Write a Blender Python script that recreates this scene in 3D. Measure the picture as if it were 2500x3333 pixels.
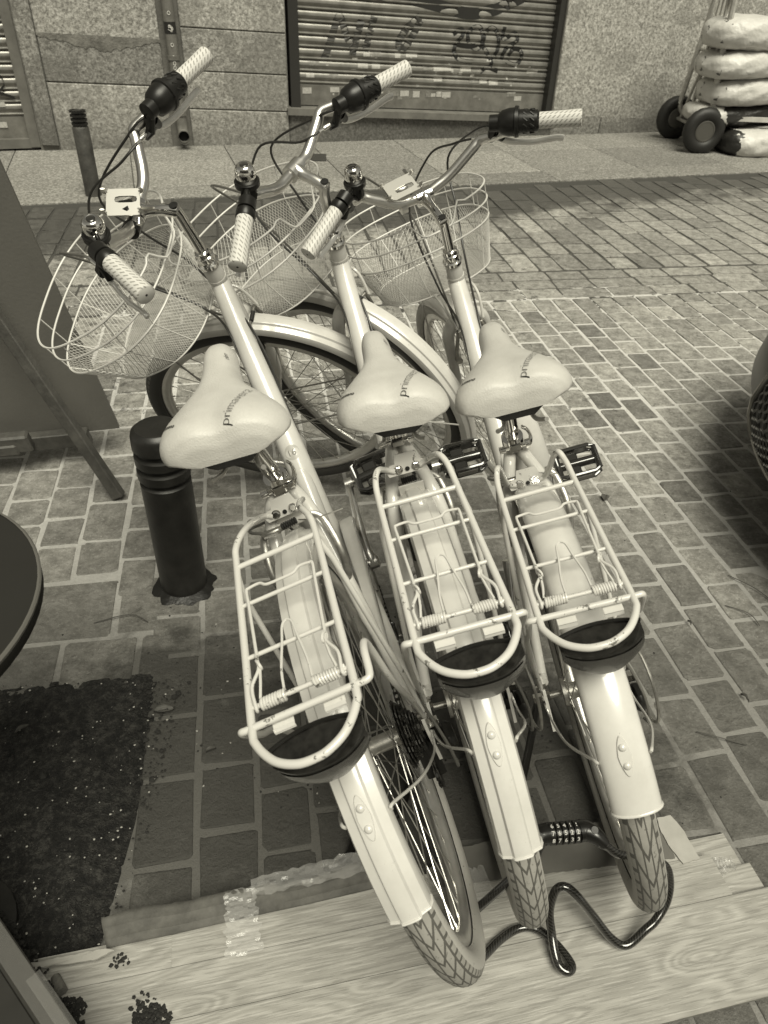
import bpy, math, random
import numpy as np
from mathutils import Vector, Matrix
random.seed(7); rng = np.random.RandomState(7)
PI = math.pi; R = math.radians
scn = bpy.context.scene
for o in list(bpy.data.objects): bpy.data.objects.remove(o)

# ------------------------------------------------------------ camera
CAM_H, F_PX, PITCH, ROLL = 1.3359, 2391.67, R(37.3689), R(2.2627)
fw = Vector((0, math.cos(PITCH), -math.sin(PITCH))); up = Vector((0, math.sin(PITCH), math.cos(PITCH))); rt = Vector((1, 0, 0))
rt, up = rt*math.cos(ROLL) + up*math.sin(ROLL), up*math.cos(ROLL) - rt*math.sin(ROLL)
cd = bpy.data.cameras.new('camera'); cam = bpy.data.objects.new('camera', cd); scn.collection.objects.link(cam)
cam.matrix_world = Matrix(((rt.x, up.x, -fw.x, 0), (rt.y, up.y, -fw.y, 0), (rt.z, up.z, -fw.z, CAM_H), (0, 0, 0, 1)))
cd.sensor_fit = 'VERTICAL'; cd.sensor_height = 36; cd.sensor_width = 27; cd.lens = 36*F_PX/3333
cd.clip_start = .02; cd.clip_end = 400
cd.dof.use_dof = True; cd.dof.focus_distance = 1.35; cd.dof.aperture_fstop = 11
scn.camera = cam
# ------------------------------------------------------------ world, sun, exposure
SUN_EL, SUN_AZ = R(62), R(160)          # azimuth measured from +Y towards +X
w = bpy.data.worlds.new('World'); scn.world = w; w.use_nodes = True
nt = w.node_tree; bgn = nt.nodes['Background']
sky = nt.nodes.new('ShaderNodeTexSky'); sky.sky_type = 'NISHITA'; sky.sun_disc = False
sky.sun_elevation = SUN_EL; sky.sun_rotation = SUN_AZ
bw = nt.nodes.new('ShaderNodeRGBToBW'); nt.links.new(sky.outputs[0], bw.inputs[0])
mx = nt.nodes.new('ShaderNodeMixRGB'); mx.blend_type = 'MULTIPLY'; mx.inputs[0].default_value = 1; mx.inputs[2].default_value = (1, .965, .815, 1)
nt.links.new(bw.outputs[0], mx.inputs[1]); nt.links.new(mx.outputs[0], bgn.inputs[0]); bgn.inputs[1].default_value = .075
sd = bpy.data.lights.new('sun', 'SUN'); sun = bpy.data.objects.new('sun', sd); scn.collection.objects.link(sun)
sd.energy = 3.3; sd.angle = R(34); sd.color = (1, .965, .805)
sdir = Vector((math.sin(SUN_AZ)*math.cos(SUN_EL), math.cos(SUN_AZ)*math.cos(SUN_EL), math.sin(SUN_EL)))
sun.rotation_euler = sdir.to_track_quat('Z', 'Y').to_euler(); sun.location = (0, 0, 9)
scn.view_settings.view_transform = 'Standard'; scn.view_settings.look = 'None'
scn.view_settings.exposure = 0.42; scn.view_settings.gamma = 1
scn.render.resolution_x = 768; scn.render.resolution_y = 1024
scn.cycles.max_bounces = 6

# ------------------------------------------------------------ materials
def tint(v): return (v, v*(.962+.03*v), v*(.86+.12*min(v, 1)), 1)
MATS = {}
def mat(name, v=.5, rough=.5, metal=0, coat=0, bump=0, bscale=200, var=0, vscale=8, spec=.5, alpha=1, ior=None, trans=0, coord='Object'):
    if name in MATS: return MATS[name]
    m = bpy.data.materials.new(name); m.use_nodes = True; n = m.node_tree.nodes; L = m.node_tree.links
    b = n['Principled BSDF']; b.inputs['Base Color'].default_value = tint(v); b.inputs['Roughness'].default_value = rough
    b.inputs['Metallic'].default_value = metal; b.inputs['Coat Weight'].default_value = coat; b.inputs['Coat Roughness'].default_value = .08
    b.inputs['Specular IOR Level'].default_value = spec; b.inputs['Transmission Weight'].default_value = trans; b.inputs['Alpha'].default_value = alpha
    tc = n.new('ShaderNodeTexCoord')
    if var:
        t = n.new('ShaderNodeTexNoise'); t.inputs['Scale'].default_value = vscale; t.inputs['Detail'].default_value = 8; t.inputs['Roughness'].default_value = .65
        L.new(tc.outputs[coord], t.inputs['Vector'])
        cr = n.new('ShaderNodeValToRGB'); cr.color_ramp.elements[0].position = .3; cr.color_ramp.elements[1].position = .7
        cr.color_ramp.elements[0].color = tint(max(v-var, .003)); cr.color_ramp.elements[1].color = tint(v+var)
        L.new(t.outputs[0], cr.inputs[0]); L.new(cr.outputs[0], b.inputs['Base Color'])
    if bump:
        t2 = n.new('ShaderNodeTexNoise'); t2.inputs['Scale'].default_value = bscale; t2.inputs['Detail'].default_value = 4
        L.new(tc.outputs[coord], t2.inputs['Vector'])
        bp = n.new('ShaderNodeBump'); bp.inputs['Strength'].default_value = 1; bp.inputs['Distance'].default_value = bump
        L.new(t2.outputs[0], bp.inputs['Height']); L.new(bp.outputs[0], b.inputs['Normal'])
    MATS[name] = m; return m
def nd(m, t): return m.node_tree.nodes.new(t)
def lk(m, a, b): m.node_tree.links.new(a, b)
def mth(m, op, a, b=None, c=None):
    x = nd(m, 'ShaderNodeMath'); x.operation = op
    for i, v in enumerate((a, b, c)):
        if v is None: continue
        if isinstance(v, (int, float)): x.inputs[i].default_value = v
        else: lk(m, v, x.inputs[i])
    return x.outputs[0]
def ramp(m, f, stops):
    r = nd(m, 'ShaderNodeValToRGB'); e = r.color_ramp.elements
    while len(e) < len(stops): e.new(.5)
    for q, (p, v) in zip(e, stops): q.position = p; q.color = tint(v)
    lk(m, f, r.inputs[0]); return r.outputs[0]
def mixc(m, f, a, b, mode='MIX'):
    x = nd(m, 'ShaderNodeMixRGB'); x.blend_type = mode
    for i, v in enumerate((f, a, b)):
        if isinstance(v, (int, float)): x.inputs[i].default_value = v if i == 0 else tint(v)
        elif isinstance(v, tuple): x.inputs[i].default_value = v
        else: lk(m, v, x.inputs[i])
    return x.outputs[0]
def noise(m, vec, scale, detail=5, rough=.6):
    t = nd(m, 'ShaderNodeTexNoise'); t.inputs['Scale'].default_value = scale; t.inputs['Detail'].default_value = detail; t.inputs['Roughness'].default_value = rough
    lk(m, vec, t.inputs['Vector']); return t.outputs[0]
def bump(m, h, dist, strength=1):
    bp = nd(m, 'ShaderNodeBump'); bp.inputs['Strength'].default_value = strength; bp.inputs['Distance'].default_value = dist
    lk(m, h, bp.inputs['Height']); lk(m, bp.outputs[0], m.node_tree.nodes['Principled BSDF'].inputs['Normal'])
def P(m): return m.node_tree.nodes['Principled BSDF'].inputs

M_WHITE = mat('white_paint', .57, .26, coat=.6, var=.035, vscale=22)
_t = nd(M_WHITE, 'ShaderNodeTexCoord'); _n = noise(M_WHITE, _t.outputs['Object'], 120, 6, .75); _n2 = noise(M_WHITE, _t.outputs['Object'], 11, 3, .6)
_f = mth(M_WHITE, 'MULTIPLY', mth(M_WHITE, 'GREATER_THAN', _n, .665), mth(M_WHITE, 'GREATER_THAN', _n2, .52)); _src = P(M_WHITE)['Base Color'].links[0].from_socket
lk(M_WHITE, mixc(M_WHITE, mth(M_WHITE, 'MULTIPLY', _f, .55), _src, .22), P(M_WHITE)['Base Color'])
M_RACK = mat('chipped_white_paint', .58, .32, coat=.3)
_t = nd(M_RACK, 'ShaderNodeTexCoord'); _n = noise(M_RACK, _t.outputs['Object'], 90, 6, .7)
_n2 = noise(M_RACK, _t.outputs['Object'], 14, 2)
_f = mth(M_RACK, 'MULTIPLY', mth(M_RACK, 'GREATER_THAN', _n, .585), mth(M_RACK, 'GREATER_THAN', _n2, .56))
lk(M_RACK, mixc(M_RACK, _f, .58, .14), P(M_RACK)['Base Color'])
M_WIRE = mat('cream_wire', .62, .4)
M_CHROME = mat('chrome', .78, .10, metal=1)
M_ALU = mat('brushed_aluminium', .72, .30, metal=1, var=.05, vscale=60)
M_HOLD = mat('matt_aluminium', .50, .42, metal=.75)
M_STEEL = mat('dull_steel', .38, .38, metal=.9, var=.12, vscale=60)
M_BLACK = mat('black_plastic', .010, .36, spec=.35)
M_RUBBER = mat('black_rubber', .014, .55, bump=.0004, bscale=300)
M_CABLE = mat('grey_cable', .10, .35, coat=.3)
M_DCABLE = mat('dark_cable', .022, .35)
M_RIM = mat('silver_rim', .62, .30, metal=.75, var=.08, vscale=25)
M_SPOKE = mat('spoke_steel', .5, .3, metal=.9)
M_LENS = mat('dark_reflector', .014, .20, coat=.25, var=.010, vscale=70)
M_GLOSSB = mat('gloss_black', .02, .08, coat=1)
M_INK = mat('print_ink', .03, .5)
M_SADDLE = mat('cream_leather', .50, .46, bump=.0006, bscale=430, var=.03, vscale=30)
# dimpled grip rubber (UV: u metres along, v turns)
M_GRIP = mat('cream_rubber', .58, .55)
uv = nd(M_GRIP, 'ShaderNodeUVMap'); sp = nd(M_GRIP, 'ShaderNodeSeparateXYZ'); lk(M_GRIP, uv.outputs[0], sp.inputs[0])
v12 = mth(M_GRIP, 'MULTIPLY', sp.outputs[1], 11); row = mth(M_GRIP, 'FLOOR', v12); fr = mth(M_GRIP, 'FRACT', v12)
uu = mth(M_GRIP, 'FRACT', mth(M_GRIP, 'ADD', mth(M_GRIP, 'MULTIPLY', sp.outputs[0], 105), mth(M_GRIP, 'ADD', mth(M_GRIP, 'MULTIPLY', fr, .9), mth(M_GRIP, 'MULTIPLY', row, .5))))
a1 = mth(M_GRIP, 'LESS_THAN', mth(M_GRIP, 'ABSOLUTE', mth(M_GRIP, 'SUBTRACT', uu, .5)), .16)
a2 = mth(M_GRIP, 'LESS_THAN', mth(M_GRIP, 'ABSOLUTE', mth(M_GRIP, 'SUBTRACT', fr, .5)), .33)
gg = mth(M_GRIP, 'MULTIPLY', a1, a2); lk(M_GRIP, mixc(M_GRIP, gg, .58, .30), P(M_GRIP)['Base Color']); bump(M_GRIP, mth(M_GRIP, 'SUBTRACT', 1, gg), .0014)
# tyre with chevron tread (UV: u turns*N, v 0..1 over the section, .5 = crown)
def tyre_mat(name, v, vside, n=52, dark=None):
    m = mat(name, v, .6); uv = nd(m, 'ShaderNodeUVMap'); sp = nd(m, 'ShaderNodeSeparateXYZ'); lk(m, uv.outputs[0], sp.inputs[0])
    q = mth(m, 'ABSOLUTE', mth(m, 'SUBTRACT', sp.outputs[1], .5))          # 0 crown .. .5 bead
    s = mth(m, 'MULTIPLY', sp.outputs[0], n)
    chev = mth(m, 'FRACT', mth(m, 'ADD', s, mth(m, 'MULTIPLY', q, 7)))
    side = mth(m, 'GREATER_THAN', q, .215)
    g1 = mth(m, 'LESS_THAN', chev, .20)
    kn = mth(m, 'LESS_THAN', mth(m, 'FRACT', mth(m, 'MULTIPLY', s, 2)), .3)
    b1 = mth(m, 'LESS_THAN', mth(m, 'ABSOLUTE', mth(m, 'SUBTRACT', q, .14)), .012)
    b2 = mth(m, 'LESS_THAN', mth(m, 'ABSOLUTE', mth(m, 'SUBTRACT', q, .045)), .008)
    outer = mth(m, 'GREATER_THAN', q, .15)
    g = mth(m, 'MAXIMUM', mth(m, 'MAXIMUM', b1, b2), mixv(m, outer, g1, kn))
    g = mth(m, 'MULTIPLY', g, mth(m, 'SUBTRACT', 1, side))
    tc = nd(m, 'ShaderNodeTexCoord'); nz = noise(m, tc.outputs['Object'], 60, 6)
    base = mixc(m, nz, v*.8, v*1.2); base = mixc(m, g, base, v*.30); base = mixc(m, side, base, vside)
    dirt = mth(m, 'MULTIPLY', mth(m, 'GREATER_THAN', noise(m, tc.outputs['Object'], 160, 3), .66), .6)
    base = mixc(m, dirt, base, v*.35)
    lk(m, base, P(m)['Base Color']); bump(m, mth(m, 'SUBTRACT', mth(m, 'MULTIPLY', nz, .15), g), .0022)
    return m
def mixv(m, f, a, b): return mth(m, 'ADD', mth(m, 'MULTIPLY', a, mth(m, 'SUBTRACT', 1, f)), mth(m, 'MULTIPLY', b, f))
M_TYRE = tyre_mat('cream_tyre', .30, .42); M_TYREF = tyre_mat('grey_front_tyre', .12, .035)
M_TYREB = tyre_mat('worn_cream_tyre', .27, .38, n=36)

# ------------------------------------------------------------ mesh builder
COL = scn.collection
def V(*a): return np.array(a, float)
class MB:
    def __init__(s, f=None): s.v = []; s.f = []; s.uv = []; s.fn = f; s.flat = set()
    def add(s, vs, fs, uvs=None):
        o = len(s.v)
        for p in vs: s.v.append(tuple(s.fn(p)) if s.fn else tuple(p))
        for i, f in enumerate(fs):
            s.f.append([o+k for k in f]); s.uv.append(uvs[i] if uvs else [(0, 0)]*len(f))
    def tube(s, pts, r, n=8, closed=False, caps=True, twist=0, flatten=None):
        pts = [np.array(p, float) for p in pts]; k = len(pts)
        rr = list(r) if hasattr(r, '__len__') else [r]*k
        T = []
        for i in range(k):
            a = pts[(i-1) % k] if (closed or i > 0) else pts[i]; b = pts[(i+1) % k] if (closed or i < k-1) else pts[i]
            d = b-a; T.append(d/(np.linalg.norm(d)+1e-12))
        nrm = np.cross(T[0], (0, 0, 1.)) if abs(T[0][2]) < .9 else np.cross(T[0], (0, 1., 0))
        nrm /= np.linalg.norm(nrm); vs = []; L = 0; Ls = []
        for i in range(k):
            nrm = nrm-T[i]*(nrm@T[i]); nrm /= np.linalg.norm(nrm)+1e-12; bi = np.cross(T[i], nrm)
            if i: L += np.linalg.norm(pts[i]-pts[i-1])
            Ls.append(L)
            for j in range(n):
                a = 2*PI*j/n; c, q = math.cos(a), math.sin(a)
                if flatten: vs.append(pts[i]+nrm*c*rr[i]*flatten[0]+bi*q*rr[i]*flatten[1])
                else: vs.append(pts[i]+(nrm*c+bi*q)*rr[i])
        fs = []; uvs = []
        for i in range(k if closed else k-1):
            i2 = (i+1) % k
            for j in range(n):
                j2 = (j+1) % n; fs.append([i*n+j, i*n+j2, i2*n+j2, i2*n+j])
                uvs.append([(Ls[i], j/n), (Ls[i], (j+1)/n), (Ls[i2], (j+1)/n), (Ls[i2], j/n)])
        if caps and not closed:
            fs.append(list(range(n))[::-1]); uvs.append([(0, 0)]*n); fs.append([(k-1)*n+j for j in range(n)]); uvs.append([(0, 0)]*n)
        s.add(vs, fs, uvs); return s
    def box(s, c, d, rot=None, bev=0):
        c = np.array(c, float); hx, hy, hz = [q/2 for q in d]
        if bev:
            b = min(bev, hx*.9, hy*.9, hz*.9); vs = []
            for z, e in ((-hz, b), (-hz+b, 0), (hz-b, 0), (hz, b)):
                for sx, sy, ex in ((1, 1, 0), (1, 1, 1), (-1, 1, 1), (-1, 1, 0), (-1, -1, 0), (-1, -1, 1), (1, -1, 1), (1, -1, 0)):
                    x = (hx-(b if ex else 0)-(e if not ex else 0)*1.0); y = (hy-(0 if ex else b)-(e if ex else 0))
                    vs.append((sx*x, sy*y, z))
            fs = [list(range(8))[::-1], [24+i for i in range(8)]]
            for l in range(3):
                for j in range(8): fs.append([l*8+j, l*8+(j+1) % 8, (l+1)*8+(j+1) % 8, (l+1)*8+j])
        else:
            vs = [(x, y, z) for x in (-hx, hx) for y in (-hy, hy) for z in (-hz, hz)]
            fs = [[0, 1, 3, 2], [4, 6, 7, 5], [0, 4, 5, 1], [2, 3, 7, 6], [0, 2, 6, 4], [1, 5, 7, 3]]
        vs = [np.array(p) for p in vs]
        if rot is not None: vs = [np.array(rot) @ p for p in vs]
        s.add([p+c for p in vs], fs); return s
    def lathe(s, prof, o, ax, n=20, caps=True):
        """prof: (dist along axis, radius)"""
        o = np.array(o, float); ax = np.array(ax, float); ax /= np.linalg.norm(ax)
        u = np.cross(ax, (0, 0, 1.)) if abs(ax[2]) < .9 else np.cross(ax, (0, 1., 0)); u /= np.linalg.norm(u); w_ = np.cross(ax, u)
        vs = []; fs = []
        for d, r in prof:
            for j in range(n):
                a = 2*PI*j/n; vs.append(o+ax*d+(u*math.cos(a)+w_*math.sin(a))*r)
        for i in range(len(prof)-1):
            for j in range(n): fs.append([i*n+j, i*n+(j+1) % n, (i+1)*n+(j+1) % n, (i+1)*n+j])
        if caps and prof[0][1] > 1e-6: fs.append(list(range(n))[::-1])
        if caps and prof[-1][1] > 1e-6: fs.append([(len(prof)-1)*n+j for j in range(n)])
        s.add(vs, fs); return s
    def grid(s, P_, closed_u=False, closed_v=False, uvf=None):
        """P_[i][j] points"""
        a = len(P_); b = len(P_[0]); vs = [p for r_ in P_ for p in r_]; fs = []; uvs = []
        for i in range(a if closed_u else a-1):
            for j in range(b if closed_v else b-1):
                i2 = (i+1) % a; j2 = (j+1) % b; fs.append([i*b+j, i*b+j2, i2*b+j2, i2*b+j])
                u0, u1, v0, v1 = i/a if closed_u else i/(a-1), (i+1)/a if closed_u else (i+1)/(a-1), j/(b-1), (j+1)/(b-1)
                uvs.append([(u0, v0), (u0, v1), (u1, v1), (u1, v0)])
        s.add(vs, fs, uvs); return s
    def prism(s, poly, o, u, v, nrm, th):
        o, u, v, nrm = [np.array(q, float) for q in (o, u, v, nrm)]; k = len(poly)
        vs = [o+u*a+v*b for a, b in poly]+[o+u*a+v*b+nrm*th for a, b in poly]
        fs = [list(range(k))[::-1], [k+i for i in range(k)]]+[[i, (i+1) % k, k+(i+1) % k, k+i] for i in range(k)]
        s.add(vs, fs); return s
    def build(s, name, m, parent=None, smooth=True, angle=40, solid=0):
        me = bpy.data.meshes.new(name); me.from_pydata([tuple(map(float, p)) for p in s.v], [], s.f)
        ul = me.uv_layers.new(name='UVMap'); flat = [c for f in s.uv for q in f for c in q]
        if len(flat) == len(me.loops)*2: ul.data.foreach_set('uv', flat)
        me.materials.append(m); me.validate(); me.update()
        if smooth:
            me.polygons.foreach_set('use_smooth', [True]*len(me.polygons))
            try: me.set_sharp_from_angle(angle=R(angle))
            except Exception: pass
        o = bpy.data.objects.new(name, me); COL.objects.link(o)
        if parent is not None: o.parent = parent
        if solid:
            sm = o.modifiers.new('s', 'SOLIDIFY'); sm.thickness = solid; sm.offset = 0
        return o
def sm(pts, n=6, closed=False):
    """catmull-rom"""
    p = [np.array(q, float) for q in pts]; k = len(p); out = []
    rng_ = range(k) if closed else range(k-1)
    for i in rng_:
        if closed: a, b, c, d = p[(i-1) % k], p[i], p[(i+1) % k], p[(i+2) % k]
        else: a, b, c, d = p[max(i-1, 0)], p[i], p[i+1], p[min(i+2, k-1)]
        for j in range(n):
            t = j/n; out.append(.5*((2*b)+(c-a)*t+(2*a-5*b+4*c-d)*t*t+(3*b-a-3*c+d)*t**3))
    if not closed: out.append(p[-1])
    return out
def tag(o, label, cat, group=None, kind=None):
    if label: o['label'] = label
    if cat: o['category'] = cat
    if group: o['group'] = group
    if kind: o['kind'] = kind
    return o
def empty(name, label, cat, loc=(0, 0, 0), group=None, mw=None):
    o = bpy.data.objects.new(name, None); COL.objects.link(o); o.empty_display_size = .05
    if mw is not None: o.matrix_world = mw
    else: o.location = loc
    return tag(o, label, cat, group)
def struct(o): o['kind'] = 'structure'; return o
def text_mesh(s, size, offset=0.0, space=1.0):
    c = bpy.data.curves.new('t', 'FONT'); c.body = s; c.size = size; c.offset = offset; c.space_character = space; c.resolution_u = 3
    o = bpy.data.objects.new('t', c); COL.objects.link(o)
    dg = bpy.context.evaluated_depsgraph_get(); me = o.evaluated_get(dg).to_mesh()
    vs = [tuple(v.co) for v in me.vertices]; fs = [list(p.vertices) for p in me.polygons]
    bpy.data.objects.remove(o); bpy.data.curves.remove(c); return vs, fs
# unprojection onto level planes / vertical planes, used for things laid out on the ground
# ============================================================ the setting
GA = R(11.5); EX = V(math.cos(GA), math.sin(GA), 0); EY = V(-math.sin(GA), math.cos(GA), 0)
KA = R(18.1); KP = V(-2.345, 4.761, 0); KD = V(math.cos(KA), math.sin(KA), 0); KN = V(-math.sin(KA), math.cos(KA), 0)   # kerb line, KN towards the wall
WA = R(19.0); W0 = V(-1.996, 6.498, 0); WD = V(math.cos(WA), math.sin(WA), 0); WN = V(math.sin(WA), -math.cos(WA), 0)
def WP(s, z, out=0): return W0+WD*s+WN*out+V(0, 0, z)
SOIL = [(-.497, 1.105), (-.468, .9), (-.45, .74), (-.445, .556), (-.47, .30), (-1.9, .0), (-1.9, .86)]
def inside(p, poly):
    c = False; n = len(poly)
    for i in range(n):
        (x1, y1), (x2, y2) = poly[i], poly[(i+1) % n]
        if (y1 > p[1]) != (y2 > p[1]) and p[0] < (x2-x1)*(p[1]-y1)/(y2-y1)+x1: c = not c
    return c
def attr_build(mb, name, m, tones, parent=None, smooth=False):
    o = mb.build(name, m, parent, smooth); me = o.data
    a = me.color_attributes.new('tone', 'FLOAT_COLOR', 'CORNER')
    vals = []
    for p, t in zip(me.polygons, tones): vals += [t, t, t, 1]*p.loop_total
    a.data.foreach_set('color', vals); return o
# --- materials of the ground
def dirt_shade_nodes(m, col, gmix=.74, gcol=.065, ex=0.0):
    """stains: soil trodden over the stones beside the tree pit, damp gutter, oil spots; plus near-ground shade painted into the colour"""
    g = nd(m, 'ShaderNodeNewGeometry'); sp = nd(m, 'ShaderNodeSeparateXYZ'); lk(m, g.outputs['Position'], sp.inputs[0])
    n1 = noise(m, g.outputs['Position'], 3.2, 8, .65); n2 = noise(m, g.outputs['Position'], 14, 6, .7)
    dx = mth(m, 'MULTIPLY', mth(m, 'SUBTRACT', sp.outputs[0], -.05), 1.15); dy = mth(m, 'MULTIPLY', mth(m, 'SUBTRACT', sp.outputs[1], .86), 2.1)
    d = mth(m, 'SQRT', mth(m, 'ADD', mth(m, 'MULTIPLY', dx, dx), mth(m, 'MULTIPLY', dy, dy)))
    f = mth(m, 'ADD', mth(m, 'SUBTRACT', 1.0+ex, d), mth(m, 'MULTIPLY', mth(m, 'SUBTRACT', n1, .5), 2.2))
    f = mth(m, 'ADD', f, mth(m, 'MULTIPLY', mth(m, 'SUBTRACT', n2, .5), 1.1))
    r = nd(m, 'ShaderNodeMapRange'); r.inputs[1].default_value = .05; r.inputs[2].default_value = .42; lk(m, f, r.inputs[0])
    col = mixc(m, mth(m, 'MULTIPLY', r.outputs[0], .88), col, .018)
    # gutter band along the kerb
    kq = mth(m, 'ADD', mth(m, 'MULTIPLY', mth(m, 'SUBTRACT', sp.outputs[0], float(KP[0])), float(KN[0])), mth(m, 'MULTIPLY', mth(m, 'SUBTRACT', sp.outputs[1], float(KP[1])), float(KN[1])))
    f2 = mth(m, 'ADD', kq, mth(m, 'MULTIPLY', mth(m, 'SUBTRACT', noise(m, g.outputs['Position'], 2.6, 8, .75), .5), 1.5))
    xl = nd(m, 'ShaderNodeMapRange'); xl.inputs[1].default_value = 2.2; xl.inputs[2].default_value = -1.0; xl.inputs[3].default_value = 0; xl.inputs[4].default_value = .55; lk(m, sp.outputs[0], xl.inputs[0])
    f2 = mth(m, 'ADD', f2, xl.outputs[0])
    r2 = nd(m, 'ShaderNodeMapRange'); r2.inputs[1].default_value = -.72; r2.inputs[2].default_value = -.42; lk(m, f2, r2.inputs[0])
    band = mth(m, 'MULTIPLY', r2.outputs[0], mth(m, 'LESS_THAN', kq, -.003))
    col = mixc(m, mth(m, 'MULTIPLY', band, .84), col, .045)
    # scattered dark blots in the far part
    f3 = mth(m, 'GREATER_THAN', mth(m, 'ADD', noise(m, g.outputs['Position'], 15, 6, .75), mth(m, 'ADD', mth(m, 'MULTIPLY', sp.outputs[1], .010), mth(m, 'MULTIPLY', sp.outputs[0], -.022))), .622)
    far = mth(m, 'GREATER_THAN', sp.outputs[1], 2.2)
    col = mixc(m, mth(m, 'MULTIPLY', mth(m, 'MULTIPLY', f3, far), .62), col, .05)
    # near ground darkened in colour: some grime, plus the street's light falloff painted in
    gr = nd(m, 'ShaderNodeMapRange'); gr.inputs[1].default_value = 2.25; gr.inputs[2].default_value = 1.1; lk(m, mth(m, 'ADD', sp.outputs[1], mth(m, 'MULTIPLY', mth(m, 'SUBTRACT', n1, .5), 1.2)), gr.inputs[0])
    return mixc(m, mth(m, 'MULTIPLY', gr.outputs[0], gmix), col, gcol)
def stone_mat(name, v, var):
    m = mat(name, v, .62, spec=.4); g = nd(m, 'ShaderNodeNewGeometry')
    at = nd(m, 'ShaderNodeVertexColor'); at.layer_name = 'tone'
    n1 = noise(m, g.outputs['Position'], 24, 8, .75); n2 = noise(m, g.outputs['Position'], 105, 5, .75)
    base = ramp(m, n1, [(.30, v*.42), (.50, v*.95), (.70, v*1.6)]); base = mixc(m, mth(m, 'MULTIPLY', mth(m, 'GREATER_THAN', n2, .60), .5), base, v*2.0); base = mixc(m, mth(m, 'MULTIPLY', mth(m, 'LESS_THAN', n2, .41), .45), base, v*.3)
    base = mixc(m, 1.0, base, at.outputs[0], 'MULTIPLY')
    lk(m, dirt_shade_nodes(m, base, .72, .062), P(m)['Base Color'])
    h = mth(m, 'ADD', mth(m, 'MULTIPLY', n1, 1.0), mth(m, 'MULTIPLY', n2, .45)); bump(m, h, .010)
    rr = nd(m, 'ShaderNodeMapRange'); rr.inputs[3].default_value = .42; rr.inputs[4].default_value = .8; lk(m, n1, rr.inputs[0]); lk(m, rr.outputs[0], P(m)['Roughness'])
    return m
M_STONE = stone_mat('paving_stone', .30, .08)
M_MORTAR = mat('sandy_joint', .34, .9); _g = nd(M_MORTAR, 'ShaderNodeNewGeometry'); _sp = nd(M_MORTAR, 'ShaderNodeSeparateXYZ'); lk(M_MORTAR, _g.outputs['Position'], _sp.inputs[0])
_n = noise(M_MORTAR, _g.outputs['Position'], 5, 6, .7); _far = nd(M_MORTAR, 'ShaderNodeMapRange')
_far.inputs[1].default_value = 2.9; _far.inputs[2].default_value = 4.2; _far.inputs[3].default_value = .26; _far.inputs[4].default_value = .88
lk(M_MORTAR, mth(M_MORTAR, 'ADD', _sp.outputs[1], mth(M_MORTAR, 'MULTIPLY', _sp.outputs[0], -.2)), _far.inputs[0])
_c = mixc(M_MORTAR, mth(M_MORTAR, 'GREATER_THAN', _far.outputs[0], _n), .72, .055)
_c = mixc(M_MORTAR, noise(M_MORTAR, _g.outputs['Position'], 90, 4), _c, mixc(M_MORTAR, .5, _c, .12))
lk(M_MORTAR, dirt_shade_nodes(M_MORTAR, _c, .74, .11, .12), P(M_MORTAR)['Base Color']); bump(M_MORTAR, noise(M_MORTAR, _g.outputs['Position'], 150, 5, .8), .004)
# --- ground sheet (joint sand) reaching far away, then the setts as one sheet of stones
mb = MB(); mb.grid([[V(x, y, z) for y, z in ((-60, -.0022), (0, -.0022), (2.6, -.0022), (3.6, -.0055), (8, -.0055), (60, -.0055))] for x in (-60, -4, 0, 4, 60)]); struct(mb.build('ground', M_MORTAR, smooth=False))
mb = MB(); tones = []
def stone(c, ax, ay, w, l, h, j=.0035, cr=.007, top=0.0, bev=.0022):
    hw, hl = w/2, l/2; ring = []
    for sx, sy in ((1, 1), (-1, 1), (-1, -1), (1, -1)):
        a = (sx*(hw-cr), sy*hl); b = (sx*hw, sy*(hl-cr)); m_ = (sx*(hw-cr*.3), sy*(hl-cr*.3))
        q = [b, m_, a] if sx*sy > 0 else [a, m_, b]; ring += q
    ring = [(x+rng.uniform(-j, j), y+rng.uniform(-j, j)) for x, y in ring]; k = len(ring)
    zs = [top+rng.uniform(-.0015, .0015)]*k; tx, ty = rng.uniform(-.010, .010, 2)*(.45 if c[1] < 3 else 1)
    vs = []
    for sc, dz in ((1, -.012), (1, -bev), (1-bev*1.2/hw*.8, -.0006)):
        for (x, y), z0 in zip(ring, zs): vs.append(c+ax*x*sc+ay*y*sc+V(0, 0, z0+dz+tx*x+ty*y))
    fs = [[2*k+i for i in range(k)]]
    for q in range(2):
        for i in range(k): fs.append([q*k+i, q*k+(i+1) % k, (q+1)*k+(i+1) % k, (q+1)*k+i])
    mb.add(vs, fs); t = max(.45, rng.normal(1, .16)); tones.extend([t]*len(fs))
def ok(c, w=0):
    if (c-KP)@KN > -w*.5: return False
    if inside(c[:2], SOIL): return False
    if c[1] < -1.2 or abs(c[0]) > 7: return False
    return True
def pq(p, q): return EX*p+EY*q
# near field: short columns of setts running away from the camera
p = -3.6
while p < 5.2:
    w_ = rng.uniform(.100, .122); q = -1.4+rng.uniform(0, .1)
    while q < 3.27:
        big = q < 1.42 and p < -.30
        l = rng.uniform(.115, .18) if q > 1.3 else rng.uniform(.13, .20)
        if 3.30-q < l+.09: l = 3.302-q if 3.30-q < .21 else (3.30-q)/2
        c = pq(p+w_/2, q+l/2)
        if not big and ok(c): stone(c, EX, EY, w_-.012, l-.012, 0, top=rng.uniform(0, .0012))
        q += l
    p += w_
# larger slabs round the tree pit
q = -1.4
while q < 1.42:
    l = rng.uniform(.17, .22); p = -3.6+rng.uniform(0, .1)
    while p < -.30:
        w_ = min(rng.uniform(.16, .26), max(.08, -.30-p+.02)); c = pq(p+w_/2, q+l/2)
        if ok(c): stone(c, EX, EY, w_-.014, l-.014, 0, top=0)
        p += w_
    q += l
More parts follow.
